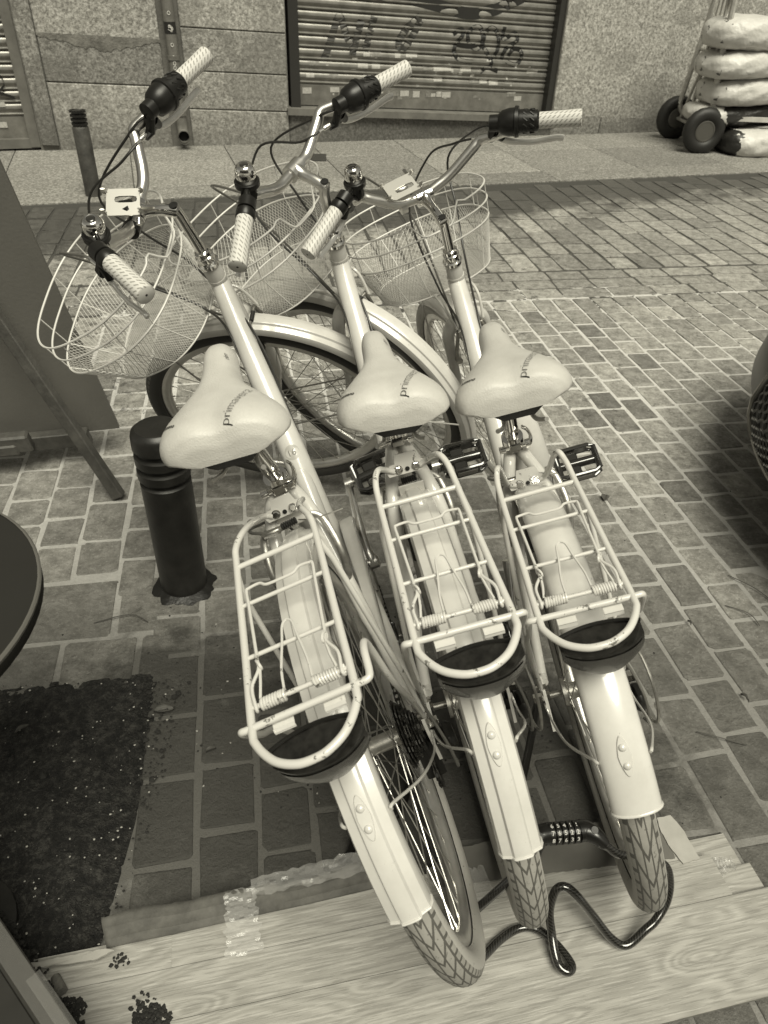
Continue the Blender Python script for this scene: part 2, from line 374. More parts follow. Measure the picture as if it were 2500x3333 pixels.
# three courses across the street
for r_ in range(3):
    q = 3.32+.122*r_; p = -5+rng.uniform(0, .2)
    while p < 6:
        w_ = rng.uniform(.20, .27); c = pq(p+w_/2, q+.06)
        if ok(c): stone(c, EX, EY, w_-.012, .110, 0, top=-.001)
        p += w_
# far field
p = -6
while p < 7.2:
    w_ = rng.uniform(.13, .155); q = 3.70+rng.uniform(-.01, .0)
    while q < 8:
        l = rng.uniform(.16, .28); c = pq(p+w_/2, q+l/2)
        if ok(c, .2): stone(c, EX, EY, w_-.014, l-.013, 0, j=.005, top=rng.uniform(-.001, .002), cr=.012)
        q += l
    p += w_
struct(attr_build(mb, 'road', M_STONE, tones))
# --- pavement of granite slabs
M_SLAB = mat('granite_slab', .27, .7); _g = nd(M_SLAB, 'ShaderNodeNewGeometry'); _n1 = noise(M_SLAB, _g.outputs['Position'], 1.6, 6, .6); _n2 = noise(M_SLAB, _g.outputs['Position'], 60, 3, .8)
_b = ramp(M_SLAB, _n2, [(.36, .10), (.50, .24), (.64, .46)]); _b = mixc(M_SLAB, mth(M_SLAB, 'MULTIPLY', _n1, .55), _b, .12)
_at = nd(M_SLAB, 'ShaderNodeVertexColor'); _at.layer_name = 'tone'; _b = mixc(M_SLAB, 1.0, _b, _at.outputs[0], 'MULTIPLY')
lk(M_SLAB, _b, P(M_SLAB)['Base Color']); bump(M_SLAB, _n2, .003)
mb = MB(); tones = []; s0 = -4.0
while s0 < 9:
    w_ = rng.uniform(.72, .86)
    for (n0, n1) in ((0, .30), (.306, 1.02), (1.026, 2.4)):
        # strip between the kerb line and the wall
        mb.box(KP+KD*(s0+w_/2)+KN*(n0+n1)/2+V(0, 0, -.02), (w_-.006, n1-n0-.004, .05), rot=np.array([KD, KN, V(0, 0, 1)]).T, bev=.003)
        t = max(.7, rng.normal(1, .09)); tones += [t]*(26)
    s0 += w_
o = attr_build(mb, 'pavement', M_SLAB, tones); struct(o)
# --- soil of the tree pit
M_SOIL = mat('dark_soil', .02, .75); _g = nd(M_SOIL, 'ShaderNodeNewGeometry'); _n1 = noise(M_SOIL, _g.outputs['Position'], 9, 8, .7); _n2 = noise(M_SOIL, _g.outputs['Position'], 170, 3, .8)
_b = ramp(M_SOIL, noise(M_SOIL, _g.outputs['Position'], 55, 8, .8), [(.38, .003), (.5, .016), (.64, .07)]); _b = mixc(M_SOIL, mth(M_SOIL, 'MULTIPLY', mth(M_SOIL, 'GREATER_THAN', _n2, .685), .8), _b, .16)
lk(M_SOIL, _b, P(M_SOIL)['Base Color']); bump(M_SOIL, mth(M_SOIL, 'ADD', _n2, mth(M_SOIL, 'MULTIPLY', noise(M_SOIL, _g.outputs['Position'], 45, 5, .7), 2)), .014)
mb = MB(); nx, ny = 150, 120
Pg = []
for i in range(nx+1):
    row = []
    for j in range(ny+1):
        v_ = j/ny; y = .20+v_*(1.11-.20); xr = np.interp(y, [.2, .556, .74, .9, 1.105], [-.44, -.446, -.451, -.469, -.497])
        x = -1.9+(xr+1.9)*(i/nx)**.8; yt = y*(1.0)+(x+.5)*.17*v_
        row.append(V(x, yt, -.0035))
    Pg.append(row)
arr = np.array(Pg); f1 = rng.rand(38, 38); f2 = rng.rand(90, 90)
def samp(f, x, y):
    n = f.shape[0]-1; x = (x % 1)*n; y = (y % 1)*n; i, j = int(x), int(y); a, b = x-i, y-j; i2, j2 = min(i+1, n), min(j+1, n)
    return (f[i, j]*(1-a)+f[i2, j]*a)*(1-b)+(f[i, j2]*(1-a)+f[i2, j2]*a)*b
for i in range(nx+1):
    for j in range(ny+1):
        x, y = arr[i, j, :2]; e = min(1, (nx-i)/10, (ny-j)/8)
        arr[i, j, 2] += (.003*e)+.014*samp(f1, x, y)*e+.008*samp(f2, x*1.3+.3, y*1.7)*(.4+.6*e)
mb.grid(arr.tolist()); so = mb.build('soil', M_SOIL); so['kind'] = 'structure'
# grit: crumbs of soil, gravel and litter scattered about the pit (nobody could count it)
M_GRIT = mat('pale_grit', .34, .7); M_CRUMB = mat('soil_crumb', .018, .9)
def pebble(mb_, c, r):
    ph = rng.rand()*6; vs = [c+V(math.cos(ph+k*PI/2.5)*r*rng.uniform(.6, 1.2), math.sin(ph+k*PI/2.5)*r*rng.uniform(.6, 1.2), 0) for k in range(5)]
    vs.append(c+V(0, 0, r*rng.uniform(.4, .9))); vs = vs[:5]+[vs[5]]; mb_.add(vs, [[k, (k+1) % 5, 5] for k in range(5)])
mg = MB(); mc = MB()
for k in range(2600):
    x = -.42-abs(rng.normal(0, .36)); y = rng.uniform(.3, 1.08)+(x+.5)*.1
    if rng.rand() < .12: pebble(mg, V(x, y, .013), rng.uniform(.0010, .0028))
    else: pebble(mc, V(x, y, .008), rng.uniform(.001, .0034)*(1+2*(rng.rand() < .04)))
for k in range(700):
    x = rng.uniform(-.6, .75); y = rng.uniform(.78, 1.35)
    if rng.rand() < math.exp(-((x+.2)**2*3+(y-.9)**2*9)): pebble(mc if rng.rand() < .8 else mg, V(x, y, 0), rng.uniform(.001, .0035))
for k in range(420):
    pebble(mg if rng.rand() < .5 else mc, V(rng.uniform(-1.8, 2.2), rng.uniform(1.2, 3.2), .0), rng.uniform(.001, .003))
mg.build('grit', M_GRIT, smooth=False)['kind'] = 'stuff'; mc.build('soil_crumbs', M_CRUMB, smooth=False)['kind'] = 'stuff'

# --- the facade across the street
M_GRAN = mat('granite_block', .25, .8); _g = nd(M_GRAN, 'ShaderNodeNewGeometry'); _n1 = noise(M_GRAN, _g.outputs['Position'], 2.1, 7, .6); _n2 = noise(M_GRAN, _g.outputs['Position'], 42, 3, .8); _n3 = noise(M_GRAN, _g.outputs['Position'], 9, 7, .75)
_b = ramp(M_GRAN, _n2, [(.34, .11), (.50, .33), (.66, .58)]); _b = mixc(M_GRAN, mth(M_GRAN, 'MULTIPLY', mth(M_GRAN, 'GREATER_THAN', mth(M_GRAN, 'ADD', _n1, mth(M_GRAN, 'MULTIPLY', _n3, .4)), .72), .45), _b, .16); _b = mixc(M_GRAN, mth(M_GRAN, 'MULTIPLY', _n3, .5), _b, .2)
_sp = nd(M_GRAN, 'ShaderNodeSeparateXYZ'); lk(M_GRAN, _g.outputs['Position'], _sp.inputs[0])
_lo = nd(M_GRAN, 'ShaderNodeMapRange'); _lo.inputs[1].default_value = .42; _lo.inputs[2].default_value = .02; lk(M_GRAN, mth(M_GRAN, 'ADD', _sp.outputs[2], mth(M_GRAN, 'MULTIPLY', mth(M_GRAN, 'SUBTRACT', _n3, .5), .25)), _lo.inputs[0])
_b = mixc(M_GRAN, mth(M_GRAN, 'MULTIPLY', _lo.outputs[0], .55), _b, .07)
_at = nd(M_GRAN, 'ShaderNodeVertexColor'); _at.layer_name = 'tone'; _b = mixc(M_GRAN, 1.0, _b, _at.outputs[0], 'MULTIPLY')
lk(M_GRAN, _b, P(M_GRAN)['Base Color']); bump(M_GRAN, mth(M_GRAN, 'ADD', _n2, mth(M_GRAN, 'MULTIPLY', _n3, 1.5)), .006)
M_RENDER = mat('stained_render', .15, .85, bump=.003, bscale=60, var=.05, vscale=5)
M_GAP = mat('dark_joint', .12, .9)
fac = empty('building_facade', 'grey granite block facade with shuttered openings across the street', 'building', tuple(W0))
SL = .045
def zz(s, z): return z-SL*(s-1.165)
WR = np.array([WD, WN, V(0, 0, 1)]).T
mb = MB(); tones = []
def block(s0, s1, z0, z1, out=0.0, g=.0032, tone=None):
    """one slightly sloping block, real thickness .25"""
    vs = []
    for o_, e in ((out-.25, 0), (out-.006, 0), (out, .006)):
        for (s, z) in ((s0+g+e, zz(s0, z0)+g+e), (s1-g-e, zz(s1, z0)+g+e), (s1-g-e, zz(s1, z1)-g-e), (s0+g+e, zz(s0, z1)-g-e)): vs.append(WP(s, z, o_)-W0*0)
    fs = [[8, 9, 10, 11]]+[[q*4+i, q*4+(i+1) % 4, (q+1)*4+(i+1) % 4, (q+1)*4+i] for q in range(2) for i in range(4)]
    mb.add([v-W0 for v in vs], fs); t = tone or rng.normal(1, .1); tones.extend([t]*len(fs))
for z0, z1 in ((-.20, .39), (.39, .685), (.685, 1.45)): block(-.70, .17, z0, z1)
for z0, z1 in ((-.2, .24), (.24, .505), (.505, .79), (.79, 1.45)): block(.325, 1.135, z0, z1)
block(1.135, 3.62, -.12, .225, out=-.01, tone=.62)
for (a, b, z0, z1) in ((3.60, 4.13, 0, .29), (4.13, 4.93, 0, .29), (4.93, 5.9, 0, .29), (3.60, 5.3, .29, .65), (5.3, 7, .29, .65), (3.60, 6.2, .65, 1.5)):
    block(a, b, z0-.02 if z0 else -.1, z1)
block(-.83, -.70, -.05, 1.6, out=.01, tone=.75)
block(6.2, 12, .65, 1.5); block(5.9, 12, 0, .29); block(7, 12, .29, .65); block(-6, -3.2, -.1, 1.6)
ob = attr_build(mb, 'granite_blocks', M_GRAN, tones, fac)
mb = MB()
def slab(s0, s1, z0, z1, o0, o1, m_=None):
    vs = [WP(s, z, o)-W0 for o in (o0, o1) for (s, z) in ((s0, z0), (s1, z0), (s1, z1), (s0, z1))]
    (m_ or mb).add(vs, [[0, 1, 2, 3], [4, 5, 6, 7], [0, 1, 5, 4], [1, 2, 6, 5], [2, 3, 7, 6], [3, 0, 4, 7]])
slab(-6, -.84, 1.75, 9.5, -.30, -.02); slab(-.84, 1.14, -.2, 9.5, -.30, -.02); slab(1.14, 3.6, 2.3, 9.5, -.30, -.02); slab(3.6, 14, -.2, 9.5, -.30, -.02)
mb.build('upper_wall', M_RENDER, fac, smooth=False)
mb = MB(); slab(-6, 14, -.2, 9.4, -.5, -.31); mb.build('inner_wall', M_GAP, fac, smooth=False)
# stain / mortar patch running under the top joint on the left block
mb = MB(); top = []; bot = []
for k in range(41):
    s = -.70+.87*k/40; zt = .70-SL*(s-1.165)+.004
    dpt = .012+.07*math.sin(PI*min(1, max(0, (s+.72)/.90)))**1.6*(.75+.5*samp(f1, k/41*1.3, .4))+.016*rng.rand()
    top.append(WP(s, zt, .0035)-W0); bot.append(WP(s, zt-dpt, .0035)-W0)
mb.grid([top, bot]); mb.build('mortar_smear', mat('dark_mortar', .16, .9, bump=.006, bscale=60, var=.07, vscale=14), fac, smooth=False)
# drainpipe in its chase
M_PIPE = mat('painted_iron', .13, .5, var=.04, vscale=12, bump=.002, bscale=60)
pipe = MB(); c0 = WP(.25, 0, .045)-W0
pipe.tube([c0+V(0, 0, 3), c0+V(0, 0, .19), c0+V(0, 0, .13)+WN*.012, c0+V(0, 0, .105)+WN*.045, c0+V(0, 0, .10)+WN*.09], .042, 18, caps=False)
pipe.tube([c0+V(0, 0, .10)+WN*.085, c0+V(0, 0, .10)+WN*.103], .052, 20, caps=False)
for zc in (.24, .62, 1.3): pipe.tube([c0+V(0, 0, zc), c0+V(0, 0, zc+.03)], .049, 18)
dp = pipe.build('drainpipe', M_PIPE, fac); pi_ = MB(); pi_.lathe([(0, .041), (.001, .0)], c0+V(0, 0, .10)+WN*.05, WN, 18); pi_.build('pipe_bore', mat('hollow', .003, .9), dp)
stk = MB(); stk.tube([c0+V(0, 0, .79), c0+V(0, 0, .865)], .0435, 24, caps=False); stk.build('black_label', mat('label_black', .015, .5), dp)
mk = MB(); M_MARK = mat('white_marker', .62, .6)
for zc, t_ in ((.92, 0), (.72, 1), (.64, 0), (.60, 1), (.57, 2), (.50, 0), (.44, 1)):
    for q in range(2):
        a0 = rng.uniform(-.3, .1); pts = []
        for k in range(7): a = k/6*PI*1.4+q*2; pts.append(c0+V(0, 0, zc+.012*math.sin(a))+WN*.0436+WD*(.010*math.cos(a)+a0*.01))
        mk.tube(pts, .0022, 4)
for k in range(9): mk.tube([c0+WN*.0445+WD*rng.uniform(-.02, .02)+V(0, 0, rng.uniform(.80, .855)) for _ in range(3)], .0018, 4)
mk.build('marker_scrawl', M_MARK, dp)
# the big roller shutter
M_SHUT = mat('galvanised_shutter', .23, .34, metal=.5, var=.07, vscale=9); M_FRAME = mat('dark_iron_frame', .025, .5); M_SILL = mat('sill_stone', .14, .6, var=.04, vscale=9)
def shutter(name, s0, s1, zb, zt, out, label_frame=True, slope=True, pitch=.0855, parent=fac):
    f = zz if slope else (lambda s, z: z)
    prof = []; z = zb+.16; prof.append((zb, .004)); prof.append((zb+.15, .004)); prof.append((zb+.155, -.006))
    while z < zt:
        for t, d in ((.0, -.006), (.07, .006), (.15, .009), (.22, .003), (.27, -.010), (.36, -.004), (.55, .006), (.75, .004), (.9, -.003), (.97, -.010)): prof.append((z+pitch*t, d))
        z += pitch
    m_ = MB(); m_.grid([[WP(s, f(s, z_), out+d)-W0 for s in np.linspace(s0, s1, 9)] for z_, d in prof]); o_ = m_.build(name, M_SHUT, parent, angle=35)
    return o_, f
def sdepth(z, zb, pitch=.0855):
    if z < zb+.155: return .004
    t = ((z-zb-.16)/pitch) % 1
    return float(np.interp(t, [0, .07, .15, .22, .27, .36, .55, .75, .9, .97, 1], [-.006, .006, .009, .003, -.010, -.004, .006, .004, -.003, -.010, -.006]))
sh1, _f = shutter('roller_shutter', 1.235, 3.56, .28, 2.3, -.12)
for (a, b) in ((1.165, 1.245), (3.545, 3.60)):
    mb = MB(); vs = [WP(s, zz(s, z), o)-W0 for o in (-.14, -.03) for (s, z) in ((a, .27), (b, .27), (b, 2.3), (a, 2.3))]
    mb.add(vs, [[0, 1, 2, 3], [4, 5, 6, 7], [0, 1, 5, 4], [1, 2, 6, 5], [2, 3, 7, 6], [3, 0, 4, 7]]); mb.build('guide_rail', M_FRAME, fac, smooth=False)
mb = MB(); vs = [WP(s, zz(s, z), o)-W0 for o in (-.14, .035) for (s, z) in ((1.12, .222), (3.64, .222), (3.64, .272), (1.12, .272))]
mb.add(vs, [[0, 1, 2, 3], [4, 5, 6, 7], [0, 1, 5, 4], [1, 2, 6, 5], [2, 3, 7, 6], [3, 0, 4, 7]]); mb.build('window_sill', M_SILL, fac, smooth=False)
TAG1 = [[(2.603, 0.788), (2.676, 0.821), (2.696, 0.788), (2.643, 0.721), (2.622, 0.674), (2.653, 0.619), (2.717, 0.592), (2.805, 0.585)], [(2.777, 0.835), (2.74, 0.782), (2.764, 0.715), (2.829, 0.681), (2.878, 0.715), (2.876, 0.796), (2.836, 0.843), (2.777, 0.835)], [(2.887, 0.709), (2.902, 0.796), (2.958, 0.837), (3.016, 0.797), (3.038, 0.702), (2.996, 0.619), (2.923, 0.633)], [(2.878, 0.715), (2.982, 0.591), (2.971, 0.535)], [(3.079, 0.845), (3.074, 0.757), (3.183, 0.798), (3.21, 0.744), (3.112, 0.682), (3.078, 0.605)], [(3.125, 0.591), (3.22, 0.563), (3.275, 0.619), (3.248, 0.675), (3.183, 0.682), (3.146, 0.633)], [(2.885, 0.507), (2.952, 0.542), (3.055, 0.514)], [(2.644, 0.714), (2.775, 0.701), (2.893, 0.729)]]
TAG2 = [[(1.474, 0.606), (1.539, 0.761), (1.602, 0.9), (1.66, .78), (1.728, 0.655)], [(1.539, 0.729), (1.744, 0.717)], [(1.789, 0.877), (1.712, 0.632)], [(1.899, 0.904), (1.824, 0.659)], [(2.301, 0.909), (2.176, 0.817), (2.115, 0.712), (2.182, 0.699), (2.303, 0.883)]]
TAG3 = [[(1.45, 1.10), (1.771, 1.07), (2.261, 1.02), (2.594, 0.955), (2.765, 0.935), (2.966, 0.965), (3.164, 1.037), (3.295, 1.09)]]
STK = [((1.333, 0.589), (1.429, 0.555)), ((1.761, 0.577), (1.851, 0.539)), ((1.883, 0.573), (1.957, 0.537)), ((2.341, 0.562), (2.432, 0.523)), ((2.444, 0.551), (2.611, 0.517)), ((2.695, 0.55), (2.796, 0.513)), ((2.81, 0.543), (2.894, 0.506)), ((3.345, 0.522), (3.452, 0.496)), ((1.315, 0.504), (1.385, 0.474)), ((1.512, 0.5), (1.592, 0.467)), ((1.811, 0.495), (1.902, 0.461)), ((2.45, 0.474), (2.531, 0.437)), ((2.792, 0.465), (2.878, 0.422)), ((2.888, 0.458), (2.964, 0.42)), ((2.982, 0.447), (3.07, 0.406)), ((3.137, 0.446), (3.225, 0.41)), ((1.28, 0.404), (1.358, 0.359)), ((1.519, 0.405), (1.599, 0.366)), ((2.029, 0.373), (2.133, 0.329)), ((2.148, 0.372), (2.227, 0.328)), ((2.264, 0.367), (2.328, 0.318)), ((2.385, 0.369), (2.427, 0.317)), ((2.485, 0.361), (2.532, 0.32)), ((2.538, 0.357), (2.621, 0.313)), ((3.169, 0.349), (3.258, 0.313)), ((3.249, 0.316), (3.32, 0.279)), ((1.808, 0.665), (1.865, 0.626)), ((1.881, 0.662), (1.963, 0.625)), ((2.085, 0.653), (2.136, 0.615)), ((2.185, 0.649), (2.287, 0.619)), ((2.437, 0.644), (2.541, 0.617))]
def ribbon(m_, pts, wd_):
    pts = sm(pts, 10); a = []; b = []
    for i, p_ in enumerate(pts):
        d = np.array(pts[min(i+1, len(pts)-1)])-np.array(pts[max(i-1, 0)]); d = d/(np.linalg.norm(d)+1e-9); n_ = np.array([-d[1], d[0]])*wd_*.5
        for L_, q in ((a, p_+n_), (b, p_-n_)):
            zr = q[1]+SL*(q[0]-1.165); L_.append(WP(q[0], q[1], -.12+sdepth(zr, .28)+.0022)-W0)
    m_.grid([a, b])
def paint(name, strokes, wd_, v):
    m_ = MB()
    for s_ in strokes: ribbon(m_, [np.array(q) for q in s_], wd_)
    m_.build(name, mat(name+'_paint', v, .5), sh1, smooth=False)
paint('black_graffiti', TAG1, .034, .012); paint('faded_graffiti', TAG2, .058, .040); paint('arched_graffiti', TAG3, .085, .02)
M_ST1 = mat('sticker_pale', .42, .6, var=.10, vscale=60); M_ST2 = mat('sticker_grey', .20, .6, var=.08, vscale=60)
for i, ((a, b), (c, d)) in enumerate(STK):
    mk = MB(); mk.grid([[WP(s, z, -.12+sdepth(z+SL*(s-1.165), .28)+.003)-W0 for s in (a, (a+c)/2, c)] for z in np.linspace(b, d, 5)]); mk.build('sticker', M_ST1 if i % 3 else M_ST2, sh1, smooth=False)
for k in range(48):
    s = rng.uniform(1.3, 3.4); z = rng.choice([.36, .47, .55, .64])-SL*(s-1.165)+rng.uniform(-.02, .03); w_ = rng.uniform(.01, .05); h_ = rng.uniform(.008, .03)
    mk = MB(); mk.grid([[WP(ss, zq, -.12+sdepth(zq+SL*(ss-1.165), .28)+.0018)-W0 for ss in (s, s+w_)] for zq in np.linspace(z, z+h_, 4)]); mk.build('sticker', M_ST1 if rng.rand() < .5 else M_ST2, sh1, smooth=False)
# left shutter and its jamb
mb0 = fac
sh2, _f = shutter('garage_shutter', -3.2, -.90, .08, 1.8, -.09, slope=False)
mb = MB(); slab(-.91, -.835, .03, 1.8, -.12, -.02); slab(-3.2, -.835, .02, .085, -.12, -.03); mb.build('shutter_jamb', mat('grey_jamb', .13, .5, var=.03, vscale=9), fac, smooth=False)
m_ = MB()
for s_ in ([(-1.2, .62), (-1.05, .55), (-1.0, .45), (-1.1, .38)], [(-1.25, .5), (-1.1, .42), (-.95, .36)]):
    pts = sm([np.array(q) for q in s_], 8); m_.grid([[WP(q[0], q[1]+e, -.075)-W0 for q in pts] for e in (.01, -.01)])
m_.build('black_graffiti', MATS['black_graffiti_paint'], sh2, smooth=False)
for a, b, c, d in ((-1.12, .335, -1.03, .30), (-1.16, .20, -1.05, .16), (-1.2, .42, -1.12, .39)): m_ = MB(); m_.grid([[WP(s, z, -.078)-W0 for s in (a, c)] for z in (b, d)]); m_.build('sticker', MATS['sticker_pale'], sh2, smooth=False)
# raised step at the left end of the wall
mb = MB(); mb.box(KP+KD*(-1.35)+KN*1.9+V(0, 0, .012), (2.2, .62, .03), rot=np.array([WD, -WN, V(0, 0, 1)]).T, bev=.01)
tones = [1.05]*26; o = attr_build(mb, 'entrance_step', M_SLAB, tones); tag(o, 'low pale stone step under the left garage shutter', 'step')
mb = MB(); mb.prism([(-.786, 6.458), (-.583, 6.494), (-.562, 6.251), (-.776, 6.213)][::-1], V(0, 0, .0065), (1, 0, 0), (0, 1, 0), (0, 0, 1), .004)
tag(mb.build('cover_plate', mat('rusty_plate', .04, .6, bump=.002, bscale=90), smooth=False), 'small dark metal cover plate set into the far pavement', 'cover plate')

# --- unseen building added behind the camera to limit sky light and show in chrome
bb = empty('unseen_building', 'unseen rendered building added behind the viewer on the near side of the street', 'building', (0, -9, 0))
mb = MB(); mb.box((0, -.5, 2.9), (24, 1, 7)); mb.build('wall', mat('near_render', .22, .8, var=.05, vscale=2), bb, smooth=False)
mb = MB()
for x in (-3, 0.2, 3.2): mb.box((x, .012, 1.2), (1.5, .03, 2.4))
mb.build('glazing', mat('dark_glass', .02, .08), bb, smooth=False)
# ============================================================ street things
M_BOLL = mat('black_iron', .014, .40, var=.006, vscale=20, bump=.0004, bscale=90); M_BOLL2 = mat('worn_iron', .05, .6, var=.03, vscale=16, bump=.002, bscale=60)
b1 = empty('bollard', 'thick black iron bollard with ringed neck standing next to the leftmost bicycle', 'bollard', (-.514, 1.402, 0), 'street bollards')
mb = MB(); mb.lathe([(-.03, .0585), (.0, .0585), (.31, .0585), (.335, .0585), (.339, .0520), (.348, .0520), (.353, .0605), (.374, .0605), (.378, .0520), (.388, .0520), (.392, .0605), (.412, .0605), (.416, .0520), (.427, .0520), (.432, .061), (.462, .060), (.472, .057), (.476, .050), (.479, .048), (.478, .040), (.481, .0)], (0, 0, 0), (0, 0, 1), 48)
mb.build('post', M_BOLL, b1, angle=50)
mb = MB(); vs = []; fs = []; n = 40
for k in range(n):
    a = 2*PI*k/n; r = .068+.022*samp(f1, k/n*1.0, .3)+(.012 if k in (2, 3) else 0)
    vs += [V(math.cos(a)*.055, math.sin(a)*.055, .012), V(math.cos(a)*r, math.sin(a)*r, .0015)]
for k in range(n): k2 = (k+1) % n; fs.append([2*k, 2*k+1, 2*k2+1, 2*k2])
mb.add(vs, fs); mb.build('tar_collar', mat('black_tar', .008, .45, bump=.003, bscale=50), b1)
b2 = empty('bollard', 'weathered bollard with a broken notched top at the kerb in front of the granite wall', 'bollard', (-1.978, 5.03, 0), 'street bollards')
mb = MB(); mb.lathe([(-.02, .050), (.40, .050), (.408, .046), (.418, .040)], (0, 0, 0), (0, 0, 1), 32); mb.build('post', M_BOLL2, b2)
mb = MB(); mb.lathe([(.41, .034), (.50, .032)], (0, 0, 0), (0, 0, 1), 16)
for z in (.425, .448, .471, .494):
    for a0 in range(0, 14):
        if (a0 in (3, 4) and z > .44) or (a0 in (9,) and z > .46): continue
        a = a0/14*2*PI; mb.box((math.cos(a)*.037, math.sin(a)*.037, z), (.020, .026, .013), rot=np.array(Matrix.Rotation(a, 3, 'Z')))
mb.build('broken_cap', M_BOLL, b2, smooth=False)

# easel-like sign board seen from behind
M_BOARD = mat('grey_board', .115, .55, var=.012, vscale=3, bump=.0006, bscale=120); M_WOOD = mat('dark_wood', .06, .6, var=.025, vscale=18, bump=.002, bscale=70)
sb = empty('easel_sign', 'back of a grey easel sign board with one dark timber leg at the left edge', 'sign board', (-.853, 2.003, 0))
u_ = V(-.963, -.27, 0); up_ = V(-.109, -.098, .8); up_ /= np.linalg.norm(up_); nrm = np.cross(u_, up_); nrm /= np.linalg.norm(nrm)
mb = MB(); mb.prism([(0, 0), (.95, 0), (.95, 1.35), (0, 1.35)], V(0, 0, .10), u_, up_, nrm, .014); mb.build('panel', M_BOARD, sb, smooth=False)
fr_ = np.array([u_, nrm, up_]).T; face = -1 if nrm[1] > 0 else 1
mb = MB(); mb.box(V(0, 0, .10)+u_*.53+nrm*(.02*face)+up_*(-.005), (.88, .035, .052), rot=fr_, bev=.003); mb.build('bottom_rail', M_WOOD, sb, smooth=False)
mb = MB(); mb.box(V(0, 0, .10)+u_*.30+nrm*(.05*face)+up_*(.02), (.10, .04, .06), rot=fr_, bev=.006); mb.box(V(0, 0, .10)+u_*.36+nrm*(.06*face)+up_*(.005), (.14, .03, .04), rot=fr_, bev=.006); mb.build('clamp_block', M_WOOD, sb, smooth=False)
foot = V(-.792+.853, 1.762-2.003, 0); topp = V(-1.25+.853, 1.85-2.003, 1.05); d_ = (topp-foot)/np.linalg.norm(topp-foot); x_ = np.cross(d_, (0, 1., 0)); x_ /= np.linalg.norm(x_); y_ = np.cross(d_, x_)
mb = MB(); mb.box((foot+topp)/2+d_*.06+V(0, 0, .0), (.034, .030, np.linalg.norm(topp-foot)+.1), rot=np.array([x_, y_, d_]).T, bev=.003); mb.build('leg', M_WOOD, sb, smooth=False)

# round table top at the left edge
tb = empty('round_table', 'dark round table top with a pale rim cutting into the left edge of the view', 'table', (-.638, .575, 0))
mb = MB(); mb.lathe([(.690, .0), (.690, .228), (.694, .235), (.712, .236), (.714, .232)], (0, 0, 0), (0, 0, 1), 72); mb.lathe([(.7141, .232), (.7145, .0)], (0, 0, 0), (0, 0, 1), 72)
mb.build('table_top', mat('dark_table_top', .022, .7, var=.002, vscale=4, spec=.15), tb, angle=60)
mb = MB(); mb.lathe([(.7095, .2362), (.7135, .2368), (.7155, .2350), (.7155, .2325)], (0, 0, 0), (0, 0, 1), 72, caps=False); mb.build('rim', mat('pale_rim', .10, .5), tb)
mb = MB(); mb.tube([V(-.05, -.05, .03), V(-.02, -.02, .69)], .025, 16); mb.lathe([(.0, .10), (.02, .10), (.035, .03)], (-.05, -.05, 0), (0, 0, 1), 32); mb.build('pedestal', M_BOLL, tb)

# grey painted planter edge at the bottom-left corner, taped
pe = empty('planter_box', 'grey painted planter corner wrapped in peeling clear tape at the bottom-left corner', 'planter', (-.467, .421, 0))
ed = V(.146, -.123, 0); ed /= np.linalg.norm(ed); pn = V(-ed[1], ed[0], 0)*-1      # pn points to the left/away
if pn[0] > 0: pn = -pn
M_PLANT = mat('grey_planter_paint', .034, .5, spec=.25, var=.008, vscale=9)
frp = np.array([ed, pn, V(0, 0, 1)]).T
mb = MB(); mb.box(pn*.016+ed*.0+V(0, 0, .115), (.80, .032, .17), rot=frp, bev=.003); mb.build('rim_board', M_PLANT, pe, smooth=False)
mb = MB(); mb.box(pn*.25+V(0, 0, .105), (.80, .44, .16), rot=frp, bev=.004); mb.build('side_panel', mat('darker_planter_paint', .028, .42, var=.006, vscale=7), pe, smooth=False)
M_TAPE = mat('clear_tape', .6, .08, coat=.6, alpha=.10, bump=.002, bscale=55)
mb = MB(); G_ = []
for i in range(30):
    t = i/29; G_.append([ed*(-.17+.36*t)+pn*(.002+.026*v_)+V(0, 0, .2015+.0015*samp(f2, t*1.7, v_)) for v_ in (0, .3, .7, 1)])
mb.grid(G_); G_ = []
for i in range(18):
    t = i/17; G_.append([ed*(.02+.12*t)+pn*(-.004+.02*v_)+V(0, 0, .205+.003*samp(f1, t*1.3, v_)) for v_ in (0, .5, 1)])
mb.grid(G_); mb.build('clear_tape', M_TAPE, pe)
mb = MB(); 
for k in range(260):
    t = rng.uniform(-.20, .22); c_ = ed*t-pn*abs(rng.normal(0, .006))+V(0, 0, rng.uniform(.035, .05)); pebble(mb, c_, rng.uniform(.002, .006))
mb.build('clinging_soil', M_CRUMB, pe, smooth=False)

